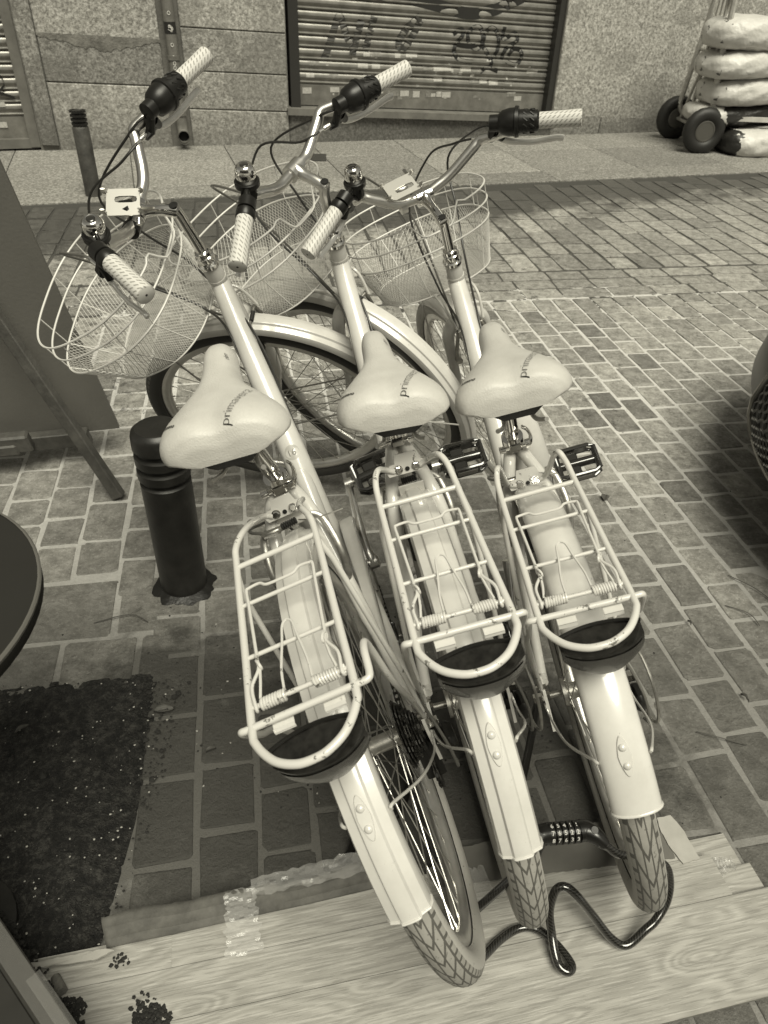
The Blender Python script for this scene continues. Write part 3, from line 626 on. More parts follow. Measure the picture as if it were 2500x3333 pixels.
# laminate boards
BA = R(13.5); BE = V(math.cos(BA), math.sin(BA), 0); BN = V(-math.sin(BA), math.cos(BA), 0)
def wood(name, off, v=.36):
    m = mat(name, v, .45, coat=.12); g = nd(m, 'ShaderNodeNewGeometry'); mp = nd(m, 'ShaderNodeMapping'); lk(m, g.outputs['Position'], mp.inputs[0])
    mp.vector_type = 'POINT'; mp.inputs['Rotation'].default_value = (0, 0, -BA); mp.inputs['Location'].default_value = (off, off*.7, 0)
    m2 = nd(m, 'ShaderNodeMapping'); lk(m, mp.outputs[0], m2.inputs[0]); m2.inputs['Scale'].default_value = (3.4, 20, 1)
    n0 = noise(m, mp.outputs[0], 6, 3, .5)
    cont = noise(m, m2.outputs[0], .62, 2, .45)
    sx = nd(m, 'ShaderNodeSeparateXYZ'); lk(m, g.outputs['Position'], sx.inputs[0])
    for kx, ky, ks in ((.548, .532, .10), (-.265, .430, .10), (.02, .47, .06), (.30, .43, .07), (.585, .60, .05)):
        ddx = mth(m, 'SUBTRACT', sx.outputs[0], kx); ddy = mth(m, 'SUBTRACT', mth(m, 'SUBTRACT', sx.outputs[1], ky), mth(m, 'MULTIPLY', ddx, math.tan(BA)))
        r2_ = mth(m, 'ADD', mth(m, 'MULTIPLY', mth(m, 'MULTIPLY', ddx, ddx), 420), mth(m, 'MULTIPLY', mth(m, 'MULTIPLY', ddy, ddy), 5200))
        cont = mth(m, 'ADD', cont, mth(m, 'MULTIPLY', mth(m, 'POWER', 2.718, mth(m, 'MULTIPLY', r2_, -1)), ks*2.2))
    rings = mth(m, 'SINE', mth(m, 'MULTIPLY', cont, 95)); ring2 = mth(m, 'SINE', mth(m, 'MULTIPLY', cont, 31))
    m3 = nd(m, 'ShaderNodeMapping'); lk(m, mp.outputs[0], m3.inputs[0]); m3.inputs['Scale'].default_value = (13, 300, 1); fine = noise(m, m3.outputs[0], 1, 4, .62)
    c = mixc(m, mth(m, 'MULTIPLY_ADD', rings, .5, .5), v*.80, v*1.12); c = mixc(m, mth(m, 'MULTIPLY_ADD', ring2, .20, .20), c, v*.66); c = mixc(m, mth(m, 'MULTIPLY', n0, .45), c, v*.74)
    c = mixc(m, mth(m, 'MULTIPLY', mth(m, 'GREATER_THAN', fine, .56), .42), c, v*.42); c = mixc(m, mth(m, 'MULTIPLY', mth(m, 'LESS_THAN', fine, .40), .35), c, v*1.5)
    lk(m, c, P(m)['Base Color']); bump(m, fine, .0006); return m
M_CORE = mat('board_core', .16, .8, var=.05, vscale=40)
def board(a0, a1, b0, b1, z0, z1, label, off, skew=0):
    e = empty('laminate_board', label, 'board', tuple(BE*((a0+a1)/2)+BN*((b0+b1)/2)), 'laminate floor boards under the rear wheels')
    o_ = BE*((a0+a1)/2)+BN*((b0+b1)/2)
    r_ = np.array([BE, BN, V(0, 0, 1)]).T
    mb = MB(); mb.box(V(0, 0, (z0+z1)/2-.0008), (a1-a0, b1-b0-.0006, z1-z0-.0016), rot=r_); mb.build('core', M_CORE, e, smooth=False)
    mb = MB(); mb.box(V(0, 0, z1-.0005), (a1-a0+.001, b1-b0-.0004, .001), rot=r_, bev=.0003); mb.build('wood_grain_face', wood('laminate_%d' % int(off*10), off), e, smooth=False)
    return e
board(-.95, .86, .315, .470, .0195, .0275, 'widest laminate board nearest the viewer, lowest edge of the pile top', 1.3)
board(-.95, .775, .4704, .5456, .0193, .0273, 'narrow laminate board in the middle of the pile, under the looped black cable', 4.1)
board(-.19, .720, .5460, .612, .0190, .0270, 'short laminate board at the far side of the pile, under the combination lock', 7.7)
board(-.80, -.1908, .5460, .602, .0187, .0267, 'laminate board at the far left beside the torn cardboard', 9.2)
board(-.90, .845, .325, .520, .0095, .0180, 'second laminate board down, seen only at the bottom-right edge', 12.4)
board(-.90, .835, .330, .585, .0010, .0088, 'bottom laminate board of the pile resting on the paving', 15.0)
# cardboard
M_CARD = mat('brown_cardboard', .085, .8, var=.035, vscale=24, bump=.003, bscale=38); M_CARDL = mat('pale_cardboard', .34, .8, var=.04, vscale=20)
def card(name, pts, z, label, m, th=.005, group=None, curl=0):
    c = np.mean(np.array(pts), 0); mb = MB(); rp = []
    n = len(pts)
    for i in range(n):
        p_, q = np.array(pts[i]), np.array(pts[(i+1) % n]); L_ = np.linalg.norm(q-p_); k = max(1, int(L_/.006))
        for j in range(k):
            t = j/k; x = p_+(q-p_)*t; x = x+rng.uniform(-.0010, .0010, 2); rp.append(x-c)
    k = len(rp); vs = [V(0, 0, th)+V(0, 0, curl*.5)]
    for x in rp: vs.append(V(x[0], x[1], th+curl*max(0, x[0]*.2+x[1])))
    for x in rp: vs.append(V(x[0], x[1], curl*max(0, x[0]*.2+x[1])))
    fs = [[0, 1+i, 1+(i+1) % k] for i in range(k)]+[[1+i, 1+k+i, 1+k+(i+1) % k, 1+(i+1) % k] for i in range(k)]
    mb.add(vs, fs); o = mb.build(name, m, smooth=False); o.location = (c[0], c[1], z); return tag(o, label, 'cardboard', group)
mb = MB(); Ta = [(-.441, .546), (-.377, .569), (-.306, .581), (-.235, .599), (-.126, .622), (-.02, .660), (.06, .690)]; Tb = [(-.422, .508), (-.36, .524), (-.318, .534), (-.228, .558), (-.115, .587), (-.002, .618), (.07, .640)]
G_ = []
for i in range(61):
    t = i/60*6; k = min(int(t), 5); f_ = t-k; a = np.array(Ta[k])*(1-f_)+np.array(Ta[k+1])*f_; b_ = np.array(Tb[k])*(1-f_)+np.array(Tb[k+1])*f_
    row = []
    for j in range(9):
        v_ = j/8; q = a*(1-v_)+b_*v_; jig = .004*samp(f2, i/60*1.9, .2) if j == 0 else 0
        row.append(V(q[0], q[1]+jig, .046-.012*v_+.004*math.sin(i*.22+1)*(1-v_)+.0016*(j in (3, 6))+(.003 if 33 < i < 37 and j < 6 else 0)))
    G_.append(row)
mb.grid(G_); o = mb.build('cardboard_strip', M_CARD, angle=20, solid=.0035); tag(o, 'long torn brown cardboard strip folded along the far edge of the boards', 'cardboard')
card('cardboard_flap', [(-.523, .468), (-.529, .478), (-.472, .490), (-.42, .503), (-.405, .500), (-.417, .494), (-.433, .485), (-.486, .476)], .044, 'small pale torn corrugated flap at the left end of the boards', M_CARDL, .004)
card('cardboard_strip', [(.546, .777), (.574, .783), (.589, .758), (.604, .700), (.570, .690), (.553, .724), (.546, .754)], .028, 'pale torn cardboard edge strip at the right end behind the right wheel', M_CARDL, .003)
card('cardboard_sheet', [(.10, .655), (.146, .699), (.3, .740), (.43, .765), (.55, .760), (.56, .70), (.30, .66), (.12, .63)], .0265, 'dark cardboard sheet showing behind the combination lock', mat('grey_cardboard', .12, .8, var=.02, vscale=10), .0015)
# creased film
M_FILM = mat('creased_film', .85, .12, coat=1, alpha=.19, bump=.004, bscale=42)
def film(name, P0, P1, w0, w1, z, label, n=26, m_=8, amp=.004, group=None):
    P0, P1 = np.array(P0), np.array(P1); d = P1-P0; nn = np.array([-d[1], d[0]])/np.linalg.norm(d); c = (P0+P1)/2; mb = MB(); G_ = []
    for i in range(n):
        t = i/(n-1); w_ = (w0*(1-t)+w1*t)*(.75+.5*samp(f1, t*.9, .6)); row = []
        for j in range(m_):
            v_ = j/(m_-1)-.5; q = P0+d*t+nn*v_*w_-c; row.append(V(q[0], q[1], amp*(samp(f2, t*1.1+.1, v_+.5)*1.5+samp(f1, t*2.1, v_+.5))))
        G_.append(row)
    mb.grid(G_); o = mb.build(name, M_FILM, angle=12); o.location = (c[0], c[1], z); return tag(o, label, 'plastic film', group)
film('tape_strip', (-.222, .604), (-.195, .500), .05, .060, .046, 'crumpled clear tape hanging over the cardboard strip onto the boards')
film('plastic_film', (-.20, .600), (.05, .672), .030, .045, .055, 'long clear film pulled along the top of the brown cardboard', amp=.005)
film('plastic_film', (.145, .615), (.212, .640), .075, .06, .034, 'shiny creased clear film between the left and middle rear wheels', amp=.003)
film('plastic_film', (.632, .690), (.668, .697), .035, .02, .012, 'small crumpled clear film on the paving right of the boards', amp=.009)
# soil lumps and a stub on the boards
def lump(c, r, n, label):
    mb = MB()
    for k in range(n):
        a, q = rng.uniform(0, 2*PI), r*math.sqrt(rng.rand()); pebble(mb, V(math.cos(a)*q*1.5, math.sin(a)*q, max(0, (r-q))*.5*rng.rand()), rng.uniform(.0014, .0048))
    o = mb.build('soil_lump', M_CRUMB, smooth=False); o.location = (c[0], c[1], .0278); tag(o, label, 'soil lump', 'soil lumps dropped on the boards')
lump((-.325, .415), .020, 240, 'largest black soil lump at the bottom edge of the boards'); lump((-.398, .493), .011, 24, 'small scatter of soil crumbs below the cardboard flap')
lump((-.345, .432), .018, 26, 'loose crumbs just left of the largest soil lump'); lump((-.452, .424), .016, 160, 'soil lump pressed against the planter corner')
st = MB(); st.tube([V(0, 0, 0), V(.018, -.022, .002)], [.007, .010], 12); o = st.build('cork_stub', mat('brown_stub', .13, .8, var=.05, vscale=90, bump=.001, bscale=200)); o.location = (-.487, .462, .04); tag(o, 'stubby rounded piece of bark lying by the planter edge', 'bark piece')
# leaves and twigs
M_LEAF = mat('dry_leaf', .075, .7, var=.03, vscale=50)
def leaf(c, L_, w_, a, label, z=.004, m=None):
    mb = MB(); G_ = []
    for i in range(9):
        t = i/8; hw = w_*math.sin(PI*min(1, t*.96+.02))**.8; G_.append([V((t-.5)*L_, s_*hw, .006*abs(s_)+.004*math.sin(t*4)) for s_ in (-1, -.5, 0, .5, 1)])
    mb.grid(G_); o = mb.build('dry_leaf', m or M_LEAF, solid=.0006); o.location = (c[0], c[1], z); o.rotation_euler = (0, 0, a); tag(o, label, 'leaf', 'dry leaves on the paving')
leaf((-.462, 1.0), .042, .010, .25, 'curled grey leaf on the stone edge right of the soil'); leaf((.685, 1.86), .036, .013, 1.2, 'crumpled leaf on the paving right of the right bicycle rack')
leaf((-.34, .905), .022, .004, .6, 'tiny leaf scrap on the dirty stones near the rack of the leftmost bicycle'); leaf((.84, 1.10), .020, .004, 2.0, 'small pale leaf on the paving below the right-hand pedal')
leaf((-.74, .93), .03, .005, .9, 'narrow leaf lying on the soil', z=.014); leaf((.785, 1.33), .018, .003, 1.7, 'slim dark leaf at the right edge of the paving')
for i, (a, b_, c, lab) in enumerate([((.95, 1.52), (1.0, 1.47), (1.03, 1.43), 'bent dark twig on the paving at the right'), ((.90, 1.40), (.95, 1.37), (.965, 1.33), 'short straight twig below the bent twig'), ((-.70, 1.25), (-.62, 1.28), (-.57, 1.26), 'thin twig beside the foot of the black bollard'), ((.70, 1.0), (.74, .985), (.80, .97), 'twig lying in the joint right of the rear wheels'), ((-.25, 1.46), (-.18, 1.47), (-.12, 1.53), 'branching twig under the front wheel of the leftmost bicycle')]):
    mb = MB(); c0_ = V(a[0], a[1], 0); mb.tube(sm([V(*a, .004)-c0_, V(*b_, .008)-c0_, V(*c, .004)-c0_], 5), .0012, 5)
    if i in (2, 4): mb.tube([V(*b_, .008)-c0_, V(b_[0]+.02, b_[1]+.03, .006)-c0_], .0008, 4)
    o = mb.build('twig', M_WOOD); o.location = tuple(c0_); tag(o, lab, 'twig', 'twigs on the paving')

# ------------------------------------------------------------ combination cable lock threaded through the rear wheels
lo = empty('cable_lock', 'thick black combination cable lock looped through the three rear wheels', 'bicycle lock', (.31, .60, 0)); LO = V(.31, .60, 0)
path = [(.369, .631, .197), (.385, .628, .19), (.404, .622, .18), (.445, .624, .172), (.486, .623, .15), (.500, .612, .12), (.497, .592, .09), (.478, .570, .07), (.461, .559, .06), (.429, .541, .042), (.403, .548, .05), (.373, .567, .08), (.34, .582, .118), (.32, .590, .13), (.305, .587, .12), (.298, .569, .09), (.302, .547, .065), (.306, .520, .05), (.312, .503, .045), (.325, .497, .043), (.332, .509, .042), (.313, .54, .038), (.287, .562, .036), (.257, .564, .036), (.222, .545, .036), (.181, .509, .036), (.150, .492, .05), (.120, .520, .055), (.130, .548, .05), (.155, .561, .055), (.188, .572, .10), (.226, .587, .15), (.250, .598, .172), (.266, .612, .185)]
mb = MB(); mb.tube([p_-LO for p_ in sm([V(*p_) for p_ in path], 8)], .0072, 14)
m = mat('cable_sleeve', .014, .13, coat=1); uvn = nd(m, 'ShaderNodeUVMap'); s2 = nd(m, 'ShaderNodeSeparateXYZ'); lk(m, uvn.outputs[0], s2.inputs[0])
tw = mth(m, 'FRACT', mth(m, 'ADD', mth(m, 'MULTIPLY', s2.outputs[0], 170), mth(m, 'MULTIPLY', s2.outputs[1], 6))); lk(m, mixc(m, mth(m, 'LESS_THAN', tw, .28), .012, .034), P(m)['Base Color'])
mb.build('cable', m, lo)
A_ = V(.287, .640, .2)-LO; B_ = V(.338, .6465, .2)-LO; ax = (B_-A_)/np.linalg.norm(B_-A_); LL = np.linalg.norm(B_-A_)
mb = MB(); mb.tube(sm([V(.266, .606, .172)-LO, V(.266, .622, .19)-LO, V(.272, .636, .2)-LO, A_, A_+ax*.002], 6), [.0105]*3+[.012]*4+[.014]*4+[.0165]*4+[.0175]*4+[.0175]*4+[.0178]*2, 20) if False else None
def taper(pts, rs, n=20, k=6):
    P_ = sm(pts, k); t = np.linspace(0, len(rs)-1, len(P_)); mb.tube(P_, list(np.interp(t, range(len(rs)), rs)), n)
taper([V(.262, .598, .166)-LO, V(.264, .616, .188)-LO, V(.272, .634, .2)-LO, A_], [.010, .0125, .0165, .0175])
mb.build('lock_end', mat('lock_plastic', .012, .30, coat=.2), lo); mb = MB()
taper([B_, B_+ax*.012, V(.366, .640, .2)-LO, V(.381, .629, .193)-LO], [.0175, .0172, .0140, .0095])
mb.build('lock_end', MATS['lock_plastic'], lo)
cv = V(0, 0, CAM_H)-(A_+B_)/2-LO; cv -= ax*(cv@ax); cv /= np.linalg.norm(cv); sd_ = np.cross(cv, ax)
for k in range(5):
    c_ = A_+ax*(LL*(k+.5)/5); mb = MB(); mb.lathe([(-.0046, .0155), (-.0040, .0178), (.0040, .0178), (.0046, .0155)], c_, ax, 40); dl = mb.build('dial', mat('dial_plastic', .016, .3), lo)
    mt = MB()
    for rowi, strip in enumerate(('65411', '76522', '87633')):
        vs, fs = text_mesh(strip[k], .0098, .0002); xs = [v[0] for v in vs]; ys = [v[1] for v in vs]; mx_, my_ = (max(xs)+min(xs))/2, (max(ys)+min(ys))/2
        phi0 = R(38)*(1-rowi); out = []
        for v in vs:
            ph = phi0+(v[1]-my_)/.0178; q = c_+ax*(v[0]-mx_)+(cv*math.cos(ph)-sd_*math.sin(ph)*(-1))*.0181; out.append(q)
        mt.add(out, fs)
    mt.build('digits', mat('white_digits', .75, .5), dl, smooth=False)
mb = MB()
for c_ in (V(.269, .626, .2165)-LO+cv*.0015, V(.361, .642, .2145)-LO+cv*.0015): mb.lathe([(0, .0062), (.001, .0058), (.001, .0)], c_, cv, 24)
mb.build('lock_button', mat('button_plastic', .02, .45), lo)

# ------------------------------------------------------------ hand truck with sacks
ht = empty('hand_truck', 'two wheeled hand truck with bare metal rails leaning on the stacked sacks', 'hand truck', (2.64, 7.17, .18)); HO = V(2.64, 7.17, .18)
M_HT = mat('worn_truck_metal', .46, .45, metal=.4, var=.10, vscale=30)
def axv(): return V(-.055, .59, 0)
axh = axv()/np.linalg.norm(axv())
mb = MB()
for base in (V(0, 0, 0), V(-.055, .59, 0)):
    wdir = V(.30, .02, 0)
for (o_, dxl) in ((V(.03, .03, 0), 0), (V(-.02, .56, 0), 0)):
    mb.tube(sm([o_+V(.10, 0, .0), o_+V(.02, 0, .03), o_+V(-.045, 0, .12), o_+V(-.035, 0, .22), o_+V(.06, 0, 1.1)], 6), .024, 8) if o_[1] > .2 else mb.tube([o_+V(.03, 0, .10), o_+V(-.02, 0, .5), o_+V(-.045, 0, 1.15)], .025, 8)
for t in (.25, .5, .75): mb.tube([V(.045, .03, .1)*(1-t)+V(.0, .56, .12)*t, V(-.04, .03, 1.1)*(1-t)+V(.05, .56, 1.1)*t], .017, 6)
mb.tube([V(-.04, .53, .0), V(.02, .03, 1.15)], .013, 6)
for z in (.14, .55, .95): mb.tube([V(.0, .03, z), V(.0, .56, z)], .012, 6)
mb.tube([V(.1, .56, .22), V(.10, .03, .14)], .014, 6)
mb.build('frame', M_HT, ht)
mb = MB(); mb.tube([V(0, -.02, 0), V(-.055, .61, 0)], .014, 10); mb.build('axle', M_HT, ht)
for base in (V(0, -.03, 0), V(-.055, .60, 0)):
    wh = MB(); n1 = 36; prof = []
    for k in range(14): a = 2*PI*k/14; prof.append((.052*math.sin(a)*1.0, .127+.055*math.cos(a)))
    G_ = []
    u1 = V(axh[1], -axh[0], 0); u2 = V(0, 0, 1)
    for i in range(n1):
        t = 2*PI*i/n1; G_.append([base+axh*d+(u1*math.cos(t)+u2*math.sin(t))*(r+(.003 if i % 2 else 0)*(r > .15)) for d, r in prof])
    wh.grid(G_, True, True); w_ = wh.build('wheel', M_RUBBER, ht)
    rm = MB(); rm.lathe([(-.035, .085), (-.038, .074), (-.020, .066), (-.016, .040), (-.030, .028), (-.034, .0)], base, axh, 28); rm.build('rim', mat('truck_rim', .12, .4, metal=.5), w_)
mb = MB(); mb.box(V(.56, -.02, .10), (.95, .03, .035)); mb.box(V(.09, -.02, .05), (.035, .03, .10)); mb.build('toe_plate', mat('pale_toe_plate', .5, .5, var=.06, vscale=12), ht, smooth=False)
def sackmat(name, dark_all=False, th=.9):
    m = mat(name, .62, .45, bump=.03, bscale=7); tc = nd(m, 'ShaderNodeTexCoord'); s_ = nd(m, 'ShaderNodeSeparateXYZ'); lk(m, tc.outputs['Object'], s_.inputs[0])
    n_ = noise(m, tc.outputs['Object'], 16, 3, .5); e = mth(m, 'ADD', mth(m, 'ABSOLUTE', s_.outputs[0]), mth(m, 'MULTIPLY', mth(m, 'SUBTRACT', n_, .5), .22))
    f_ = mth(m, 'GREATER_THAN', e, th if not dark_all else .30)
    if dark_all: f_ = mth(m, 'SUBTRACT', 1, f_)
    ink = mth(m, 'MULTIPLY', mth(m, 'GREATER_THAN', noise(m, tc.outputs['Object'], 14, 4, .6), .62), mth(m, 'GREATER_THAN', mth(m, 'ABSOLUTE', s_.outputs[0]), .44))
    fold = noise(m, tc.outputs['Object'], 5, 6, .7); body = mixc(m, fold, .38, .72)
    f_ = mth(m, 'MAXIMUM', f_, mth(m, 'MULTIPLY', ink, .9)) if not dark_all else f_
    lk(m, mixc(m, f_, body, .02), P(m)['Base Color']); return m
M_SACK = sackmat('charcoal_sack'); M_SACK0 = sackmat('flame_end_sack', th=.40); M_SACKB = sackmat('black_sack', True)
def sack(c, L_, W_, H_, rot, m, label, tl=0):
    n, k = 36, 28; G_ = []; sd2 = rng.rand()*.5
    for i in range(n):
        u = i/(n-1)*2-1; pr = (1-abs(u)**4.5)**.5 if abs(u) < 1 else 0; G2 = []
        for j in range(k):
            a = 2*PI*j/k; ca, sa = math.cos(a), math.sin(a); sq = (abs(ca)**3.2+abs(sa)**3.2)**(-1/3.2)
            f_ = 1+.06*(samp(f1, (u+1)*.45+sd2, j/k)-.5)+.05*math.sin(u*13+j*1.7)*.45+.05*(samp(f2, (u+1)*.48, j/k)-.5)
            G2.append(V(u*L_/2, ca*sq*W_/2*(.35+.65*pr)*f_, sa*sq*H_/2*(.45+.55*pr**1.1)*f_+.014*math.sin(u*3+tl)))
        G_.append(G2)
    for e in (0, -1):
        cc = np.mean(np.array(G_[e]), 0); cap = [cc+(p_-cc)*.02+V(.02*(1 if e else -1), 0, 0) for p_ in G_[e]]
        G_ = G_+[cap] if e else [cap]+G_
    mb = MB(); mb.grid(G_, False, True); o = mb.build('charcoal_sack', m, angle=60); o.location = c; o.rotation_euler = (0, 0, rot)
    tx = None; tag(o, label, 'sack', 'sacks stacked on the far pavement'); return o
sack((3.30, 7.30, .105), .98, .52, .235, R(12), M_SACK0, 'lowest white charcoal sack with black flame print lying on the pavement')
sack((3.03, 7.42, .30), 1.02, .50, .17, R(14), M_SACKB, 'mostly black charcoal sack just above the pale toe plate')
sack((3.12, 7.40, .475), 1.06, .54, .225, R(11), M_SACK, 'third charcoal sack from the bottom of the stack', 1)
sack((3.05, 7.40, .665), 1.06, .56, .225, R(16), M_SACK, 'second charcoal sack from the top of the stack', 2)
s_top = sack((3.04, 7.38, .875), 1.04, .56, .25, R(10), M_SACK, 'topmost charcoal sack of the stack with a small printed shield', 3)
mb = MB()
for x0 in (-.08, .17):
    z_ = .0; pts = [(x0, -.02), (x0+.035, .02), (x0+.075, -.02), (x0+.06, -.055), (x0+.02, -.055), (x0, -.02)]
    mb.tube([V(a, -.282, b_+.02) for a, b_ in pts], .0035, 4); mb.tube([V(x0+.02, -.283, .0), V(x0+.055, -.283, -.01)], .006, 4)
mb.build('printed_shield', M_INK, s_top)

# ------------------------------------------------------------ parked car at the right edge (its nose only reaches into view)
car = empty('parked_car', 'dark car nose with black honeycomb grille at the right edge of the street', 'car', (1.05, 1.47, 0))
ca = R(8); cx_, cy_ = V(math.cos(ca), math.sin(ca), 0), V(-math.sin(ca), math.cos(ca), 0)
def CP(x, y, z): return cx_*x+cy_*y+V(0, 0, z)
lev = [(.17, .07, .80, 3.85), (.22, .03, .83, 3.9), (.32, .0, .86, 3.95), (.42, .03, .87, 3.96), (.52, .10, .87, 3.95), (.62, .21, .86, 3.9), (.70, .42, .84, 3.8), (.78, .85, .80, 3.7), (.84, 1.05, .76, 3.6)]
def nose(t, off, hw, L_):
    """plan outline, t 0..1"""
    pts = []
    for y in np.linspace(-1, 1, 25): pts.append((off+.34*abs(y)**2.2, y*hw*(1-.0*abs(y))))
    pts += [(.8+off, hw*1.02), (1.6, hw*1.03), (2.6, hw*1.03), (L_-.2, hw*.96), (L_, hw*.7), (L_, -hw*.7), (L_-.2, -hw*.96), (2.6, -hw*1.03), (1.6, -hw*1.03), (.8+off, -hw*1.02)]
    return pts
M_CARB = mat('car_paint', .014, .35, coat=0, var=.004, vscale=3)
mb = MB(); mb.grid([[CP(x, y, z) for x, y in nose(0, o_, hw, L_)] for z, o_, hw, L_ in lev], False, True); mb.build('body', M_CARB, car, angle=50)
mb = MB(); hood = [[CP(x, y, .84) for x, y in nose(0, 1.05, .76, 3.6)], [CP(1.35+(x-1.05)*.62, y*.78, 1.42) for x, y in nose(0, 1.05, .76, 3.6)]]
mb.grid(hood, False, True); mb.add([p_ for p_ in hood[1]], [list(range(len(hood[1])))]); mb.build('cabin', mat('car_glass', .015, .08), car, angle=50)
mb = MB(); G_ = []
def noseX(y, z): o_ = np.interp(z, [l[0] for l in lev], [l[1] for l in lev]); hw = np.interp(z, [l[0] for l in lev], [l[2] for l in lev]); return o_+.34*abs(y/hw)**2.2
mb.grid([[CP(noseX(y, z)-.004, y, z) for y in np.linspace(-.62, .42, 34)] for z in np.linspace(.22, .54, 10)]); mb.build('grille', M_RUBBER, car)
mb = MB()
for i in range(37):
    for j in range(12):
        yc = -.60+.028*i; zc = .225+.027*j+(.0135 if i % 2 else 0)
        if zc > .53: continue
        hx = [(yc+.0165*math.cos(k*PI/3), zc+.014*math.sin(k*PI/3)) for k in range(6)]; mb.tube([CP(noseX(a, b_)-.010, a, b_) for a, b_ in hx], .0035, 4, closed=True)
mb.build('grille_mesh', M_GLOSSB, car)
mb = MB(); ol = [(y, .555) for y in np.linspace(-.64, .43, 18)]+[(.445, z) for z in np.linspace(.53, .24, 7)]+[(y, .205) for y in np.linspace(.43, -.64, 18)]
mb.tube([CP(noseX(a, b_)-.012, a, b_) for a, b_ in ol], .010, 8, closed=True); mb.build('grille_trim', mat('satin_trim', .16, .2, metal=.7), car)
mb = MB(); mb.grid([[CP(noseX(y, z)-.003, y, z) for y in np.linspace(.45, .80, 8)] for z in np.linspace(.56, .66, 4)]); mb.build('headlight', mat('lamp_glass', .05, .08, coat=1), car)
mb = MB(); mb.grid([[CP(noseX(y, z)-.003, y, z) for y in np.linspace(-.80, -.45, 8)] for z in np.linspace(.56, .66, 4)]); mb.build('headlight', MATS['lamp_glass'], car)
for x, y in ((.85, -.80), (.85, .80), (3.2, -.8), (3.2, .8)):
    mb = MB(); mb.lathe([(-.1, .0), (-.1, .22), (-.09, .31), (.09, .31), (.1, .22), (.1, 0)], CP(x, y, .31), cy_, 36); mb.build('wheel', M_RUBBER, car)
# ============================================================ the bicycles
GEO = dict(W=1.0934, x1=.0595, x2=-.0139, x3=-.098, xr=-.1671, x4=-.1913, xa=-.254, w1=.0549, w2=.0559, w3=.0556, wr=.0523, w4=.0561, ws=.068, snx=.3363, snz=.883, sww=.0839, swx=.1615, swz=.8449, clx=.305, clz=.6818, hx=.8703, hz=.8391)
HA = R(70.0876); RW = .34
BIKES = [
 {"R": [[-0.25613, -0.90941, -0.32766], [0.96662, -0.2386, -0.09336], [0.00672, -0.34064, 0.94017]], "T": [0.1211, 0.7251, 0.0318], "st": 66.267, "ws": -0.5475, "sh": 0.0133, "ss": 0.027, "sy": -4.4292, "sr": 8.0, "rz": 0.74, "rs": -0.0308, "dx": -0.0058, "bx": 0.2338, "bz": 0.6551, "fe": 154.5, "fp": 134.06, "ux": 0.0041, "uz": 0.0155, "q": [0.0057, 0.0027, 0.1276], "clamp": [0.0768, 0.003, 0.1398], "b1L": [0.0735, 0.0689, 0.1485], "b1R": [0.0704, -0.0667, 0.1543], "b2L": [0.0778, 0.1481, 0.1918], "b2R": [0.0822, -0.1434, 0.2039], "b3L": [0.0152, 0.2358, 0.2326], "b3R": [-0.0044, -0.2307, 0.2256], "b4L": [-0.0575, 0.3028, 0.2181], "b4R": [-0.0447, -0.3106, 0.2197], "crank": 54},
 {"R": [[-0.18524, -0.9592, -0.21358], [0.98263, -0.18319, -0.02953], [-0.0108, -0.21534, 0.97648]], "T": [0.2128, 0.7881, 0.0276], "st": 46.6647, "ws": -1.0488, "sh": -0.0339, "ss": 0.010, "sy": -1.6891, "sr": 6.5, "rz": 0.7306, "rs": 0.0008, "dx": -0.0089, "bx": 0.1689, "bz": 0.6994, "fe": 158.9, "fp": 135.9, "ux": -0.0044, "uz": 0.0193, "q": [-0.0003, -0.0061, 0.124], "clamp": [0.0713, -0.0113, 0.1415], "b1L": [0.066, 0.0567, 0.1456], "b1R": [0.073, -0.0636, 0.1434], "b2L": [0.0652, 0.1347, 0.1868], "b2R": [0.078, -0.1393, 0.1882], "b3L": [-0.0021, 0.226, 0.2182], "b3R": [-0.0061, -0.2264, 0.2066], "b4L": [-0.0463, 0.3198, 0.1985], "b4R": [-0.0381, -0.3047, 0.2049], "crank": 56},
 {"R": [[-0.06809, -0.95425, -0.29115], [0.99608, -0.08155, 0.03434], [-0.05651, -0.28766, 0.95606]], "T": [0.439, 0.8049, 0.0262], "st": 13.5805, "ws": 4.2111, "sh": 0.011, "ss": -0.0175, "sy": -1.3338, "sr": 1.0481, "rz": 0.717, "rs": 0.0225, "dx": -0.004, "bx": 0.1986, "bz": 0.6406, "fe": 156.7, "fp": 144.2, "ux": 0.0021, "uz": -0.0007, "q": [-0.0054, 0.0046, 0.1045], "clamp": [0.0761, 0.009, 0.1258], "b1L": [0.072, 0.0723, 0.137], "b1R": [0.0763, -0.0577, 0.1432], "b2L": [0.0802, 0.1435, 0.1878], "b2R": [0.0797, -0.1427, 0.1874], "b3L": [0.0086, 0.2148, 0.2276], "b3R": [-0.0001, -0.2412, 0.2193], "b4L": [-0.0492, 0.3098, 0.2029], "b4R": [-0.0474, -0.3167, 0.2109], "crank": 60}]
LABELS = ['leftmost white bicycle with its handlebar turned hard left over the black bollard', 'middle white bicycle with a bare chrome stem and no phone holder', 'rightmost white bicycle, nearly straight handlebar, rounded rear mudguard']
AXV = V(-math.cos(HA), 0, math.sin(HA)); FXV = V(math.sin(HA), 0, math.cos(HA)); HP = V(GEO['hx'], 0, GEO['hz'])
MBx = MB
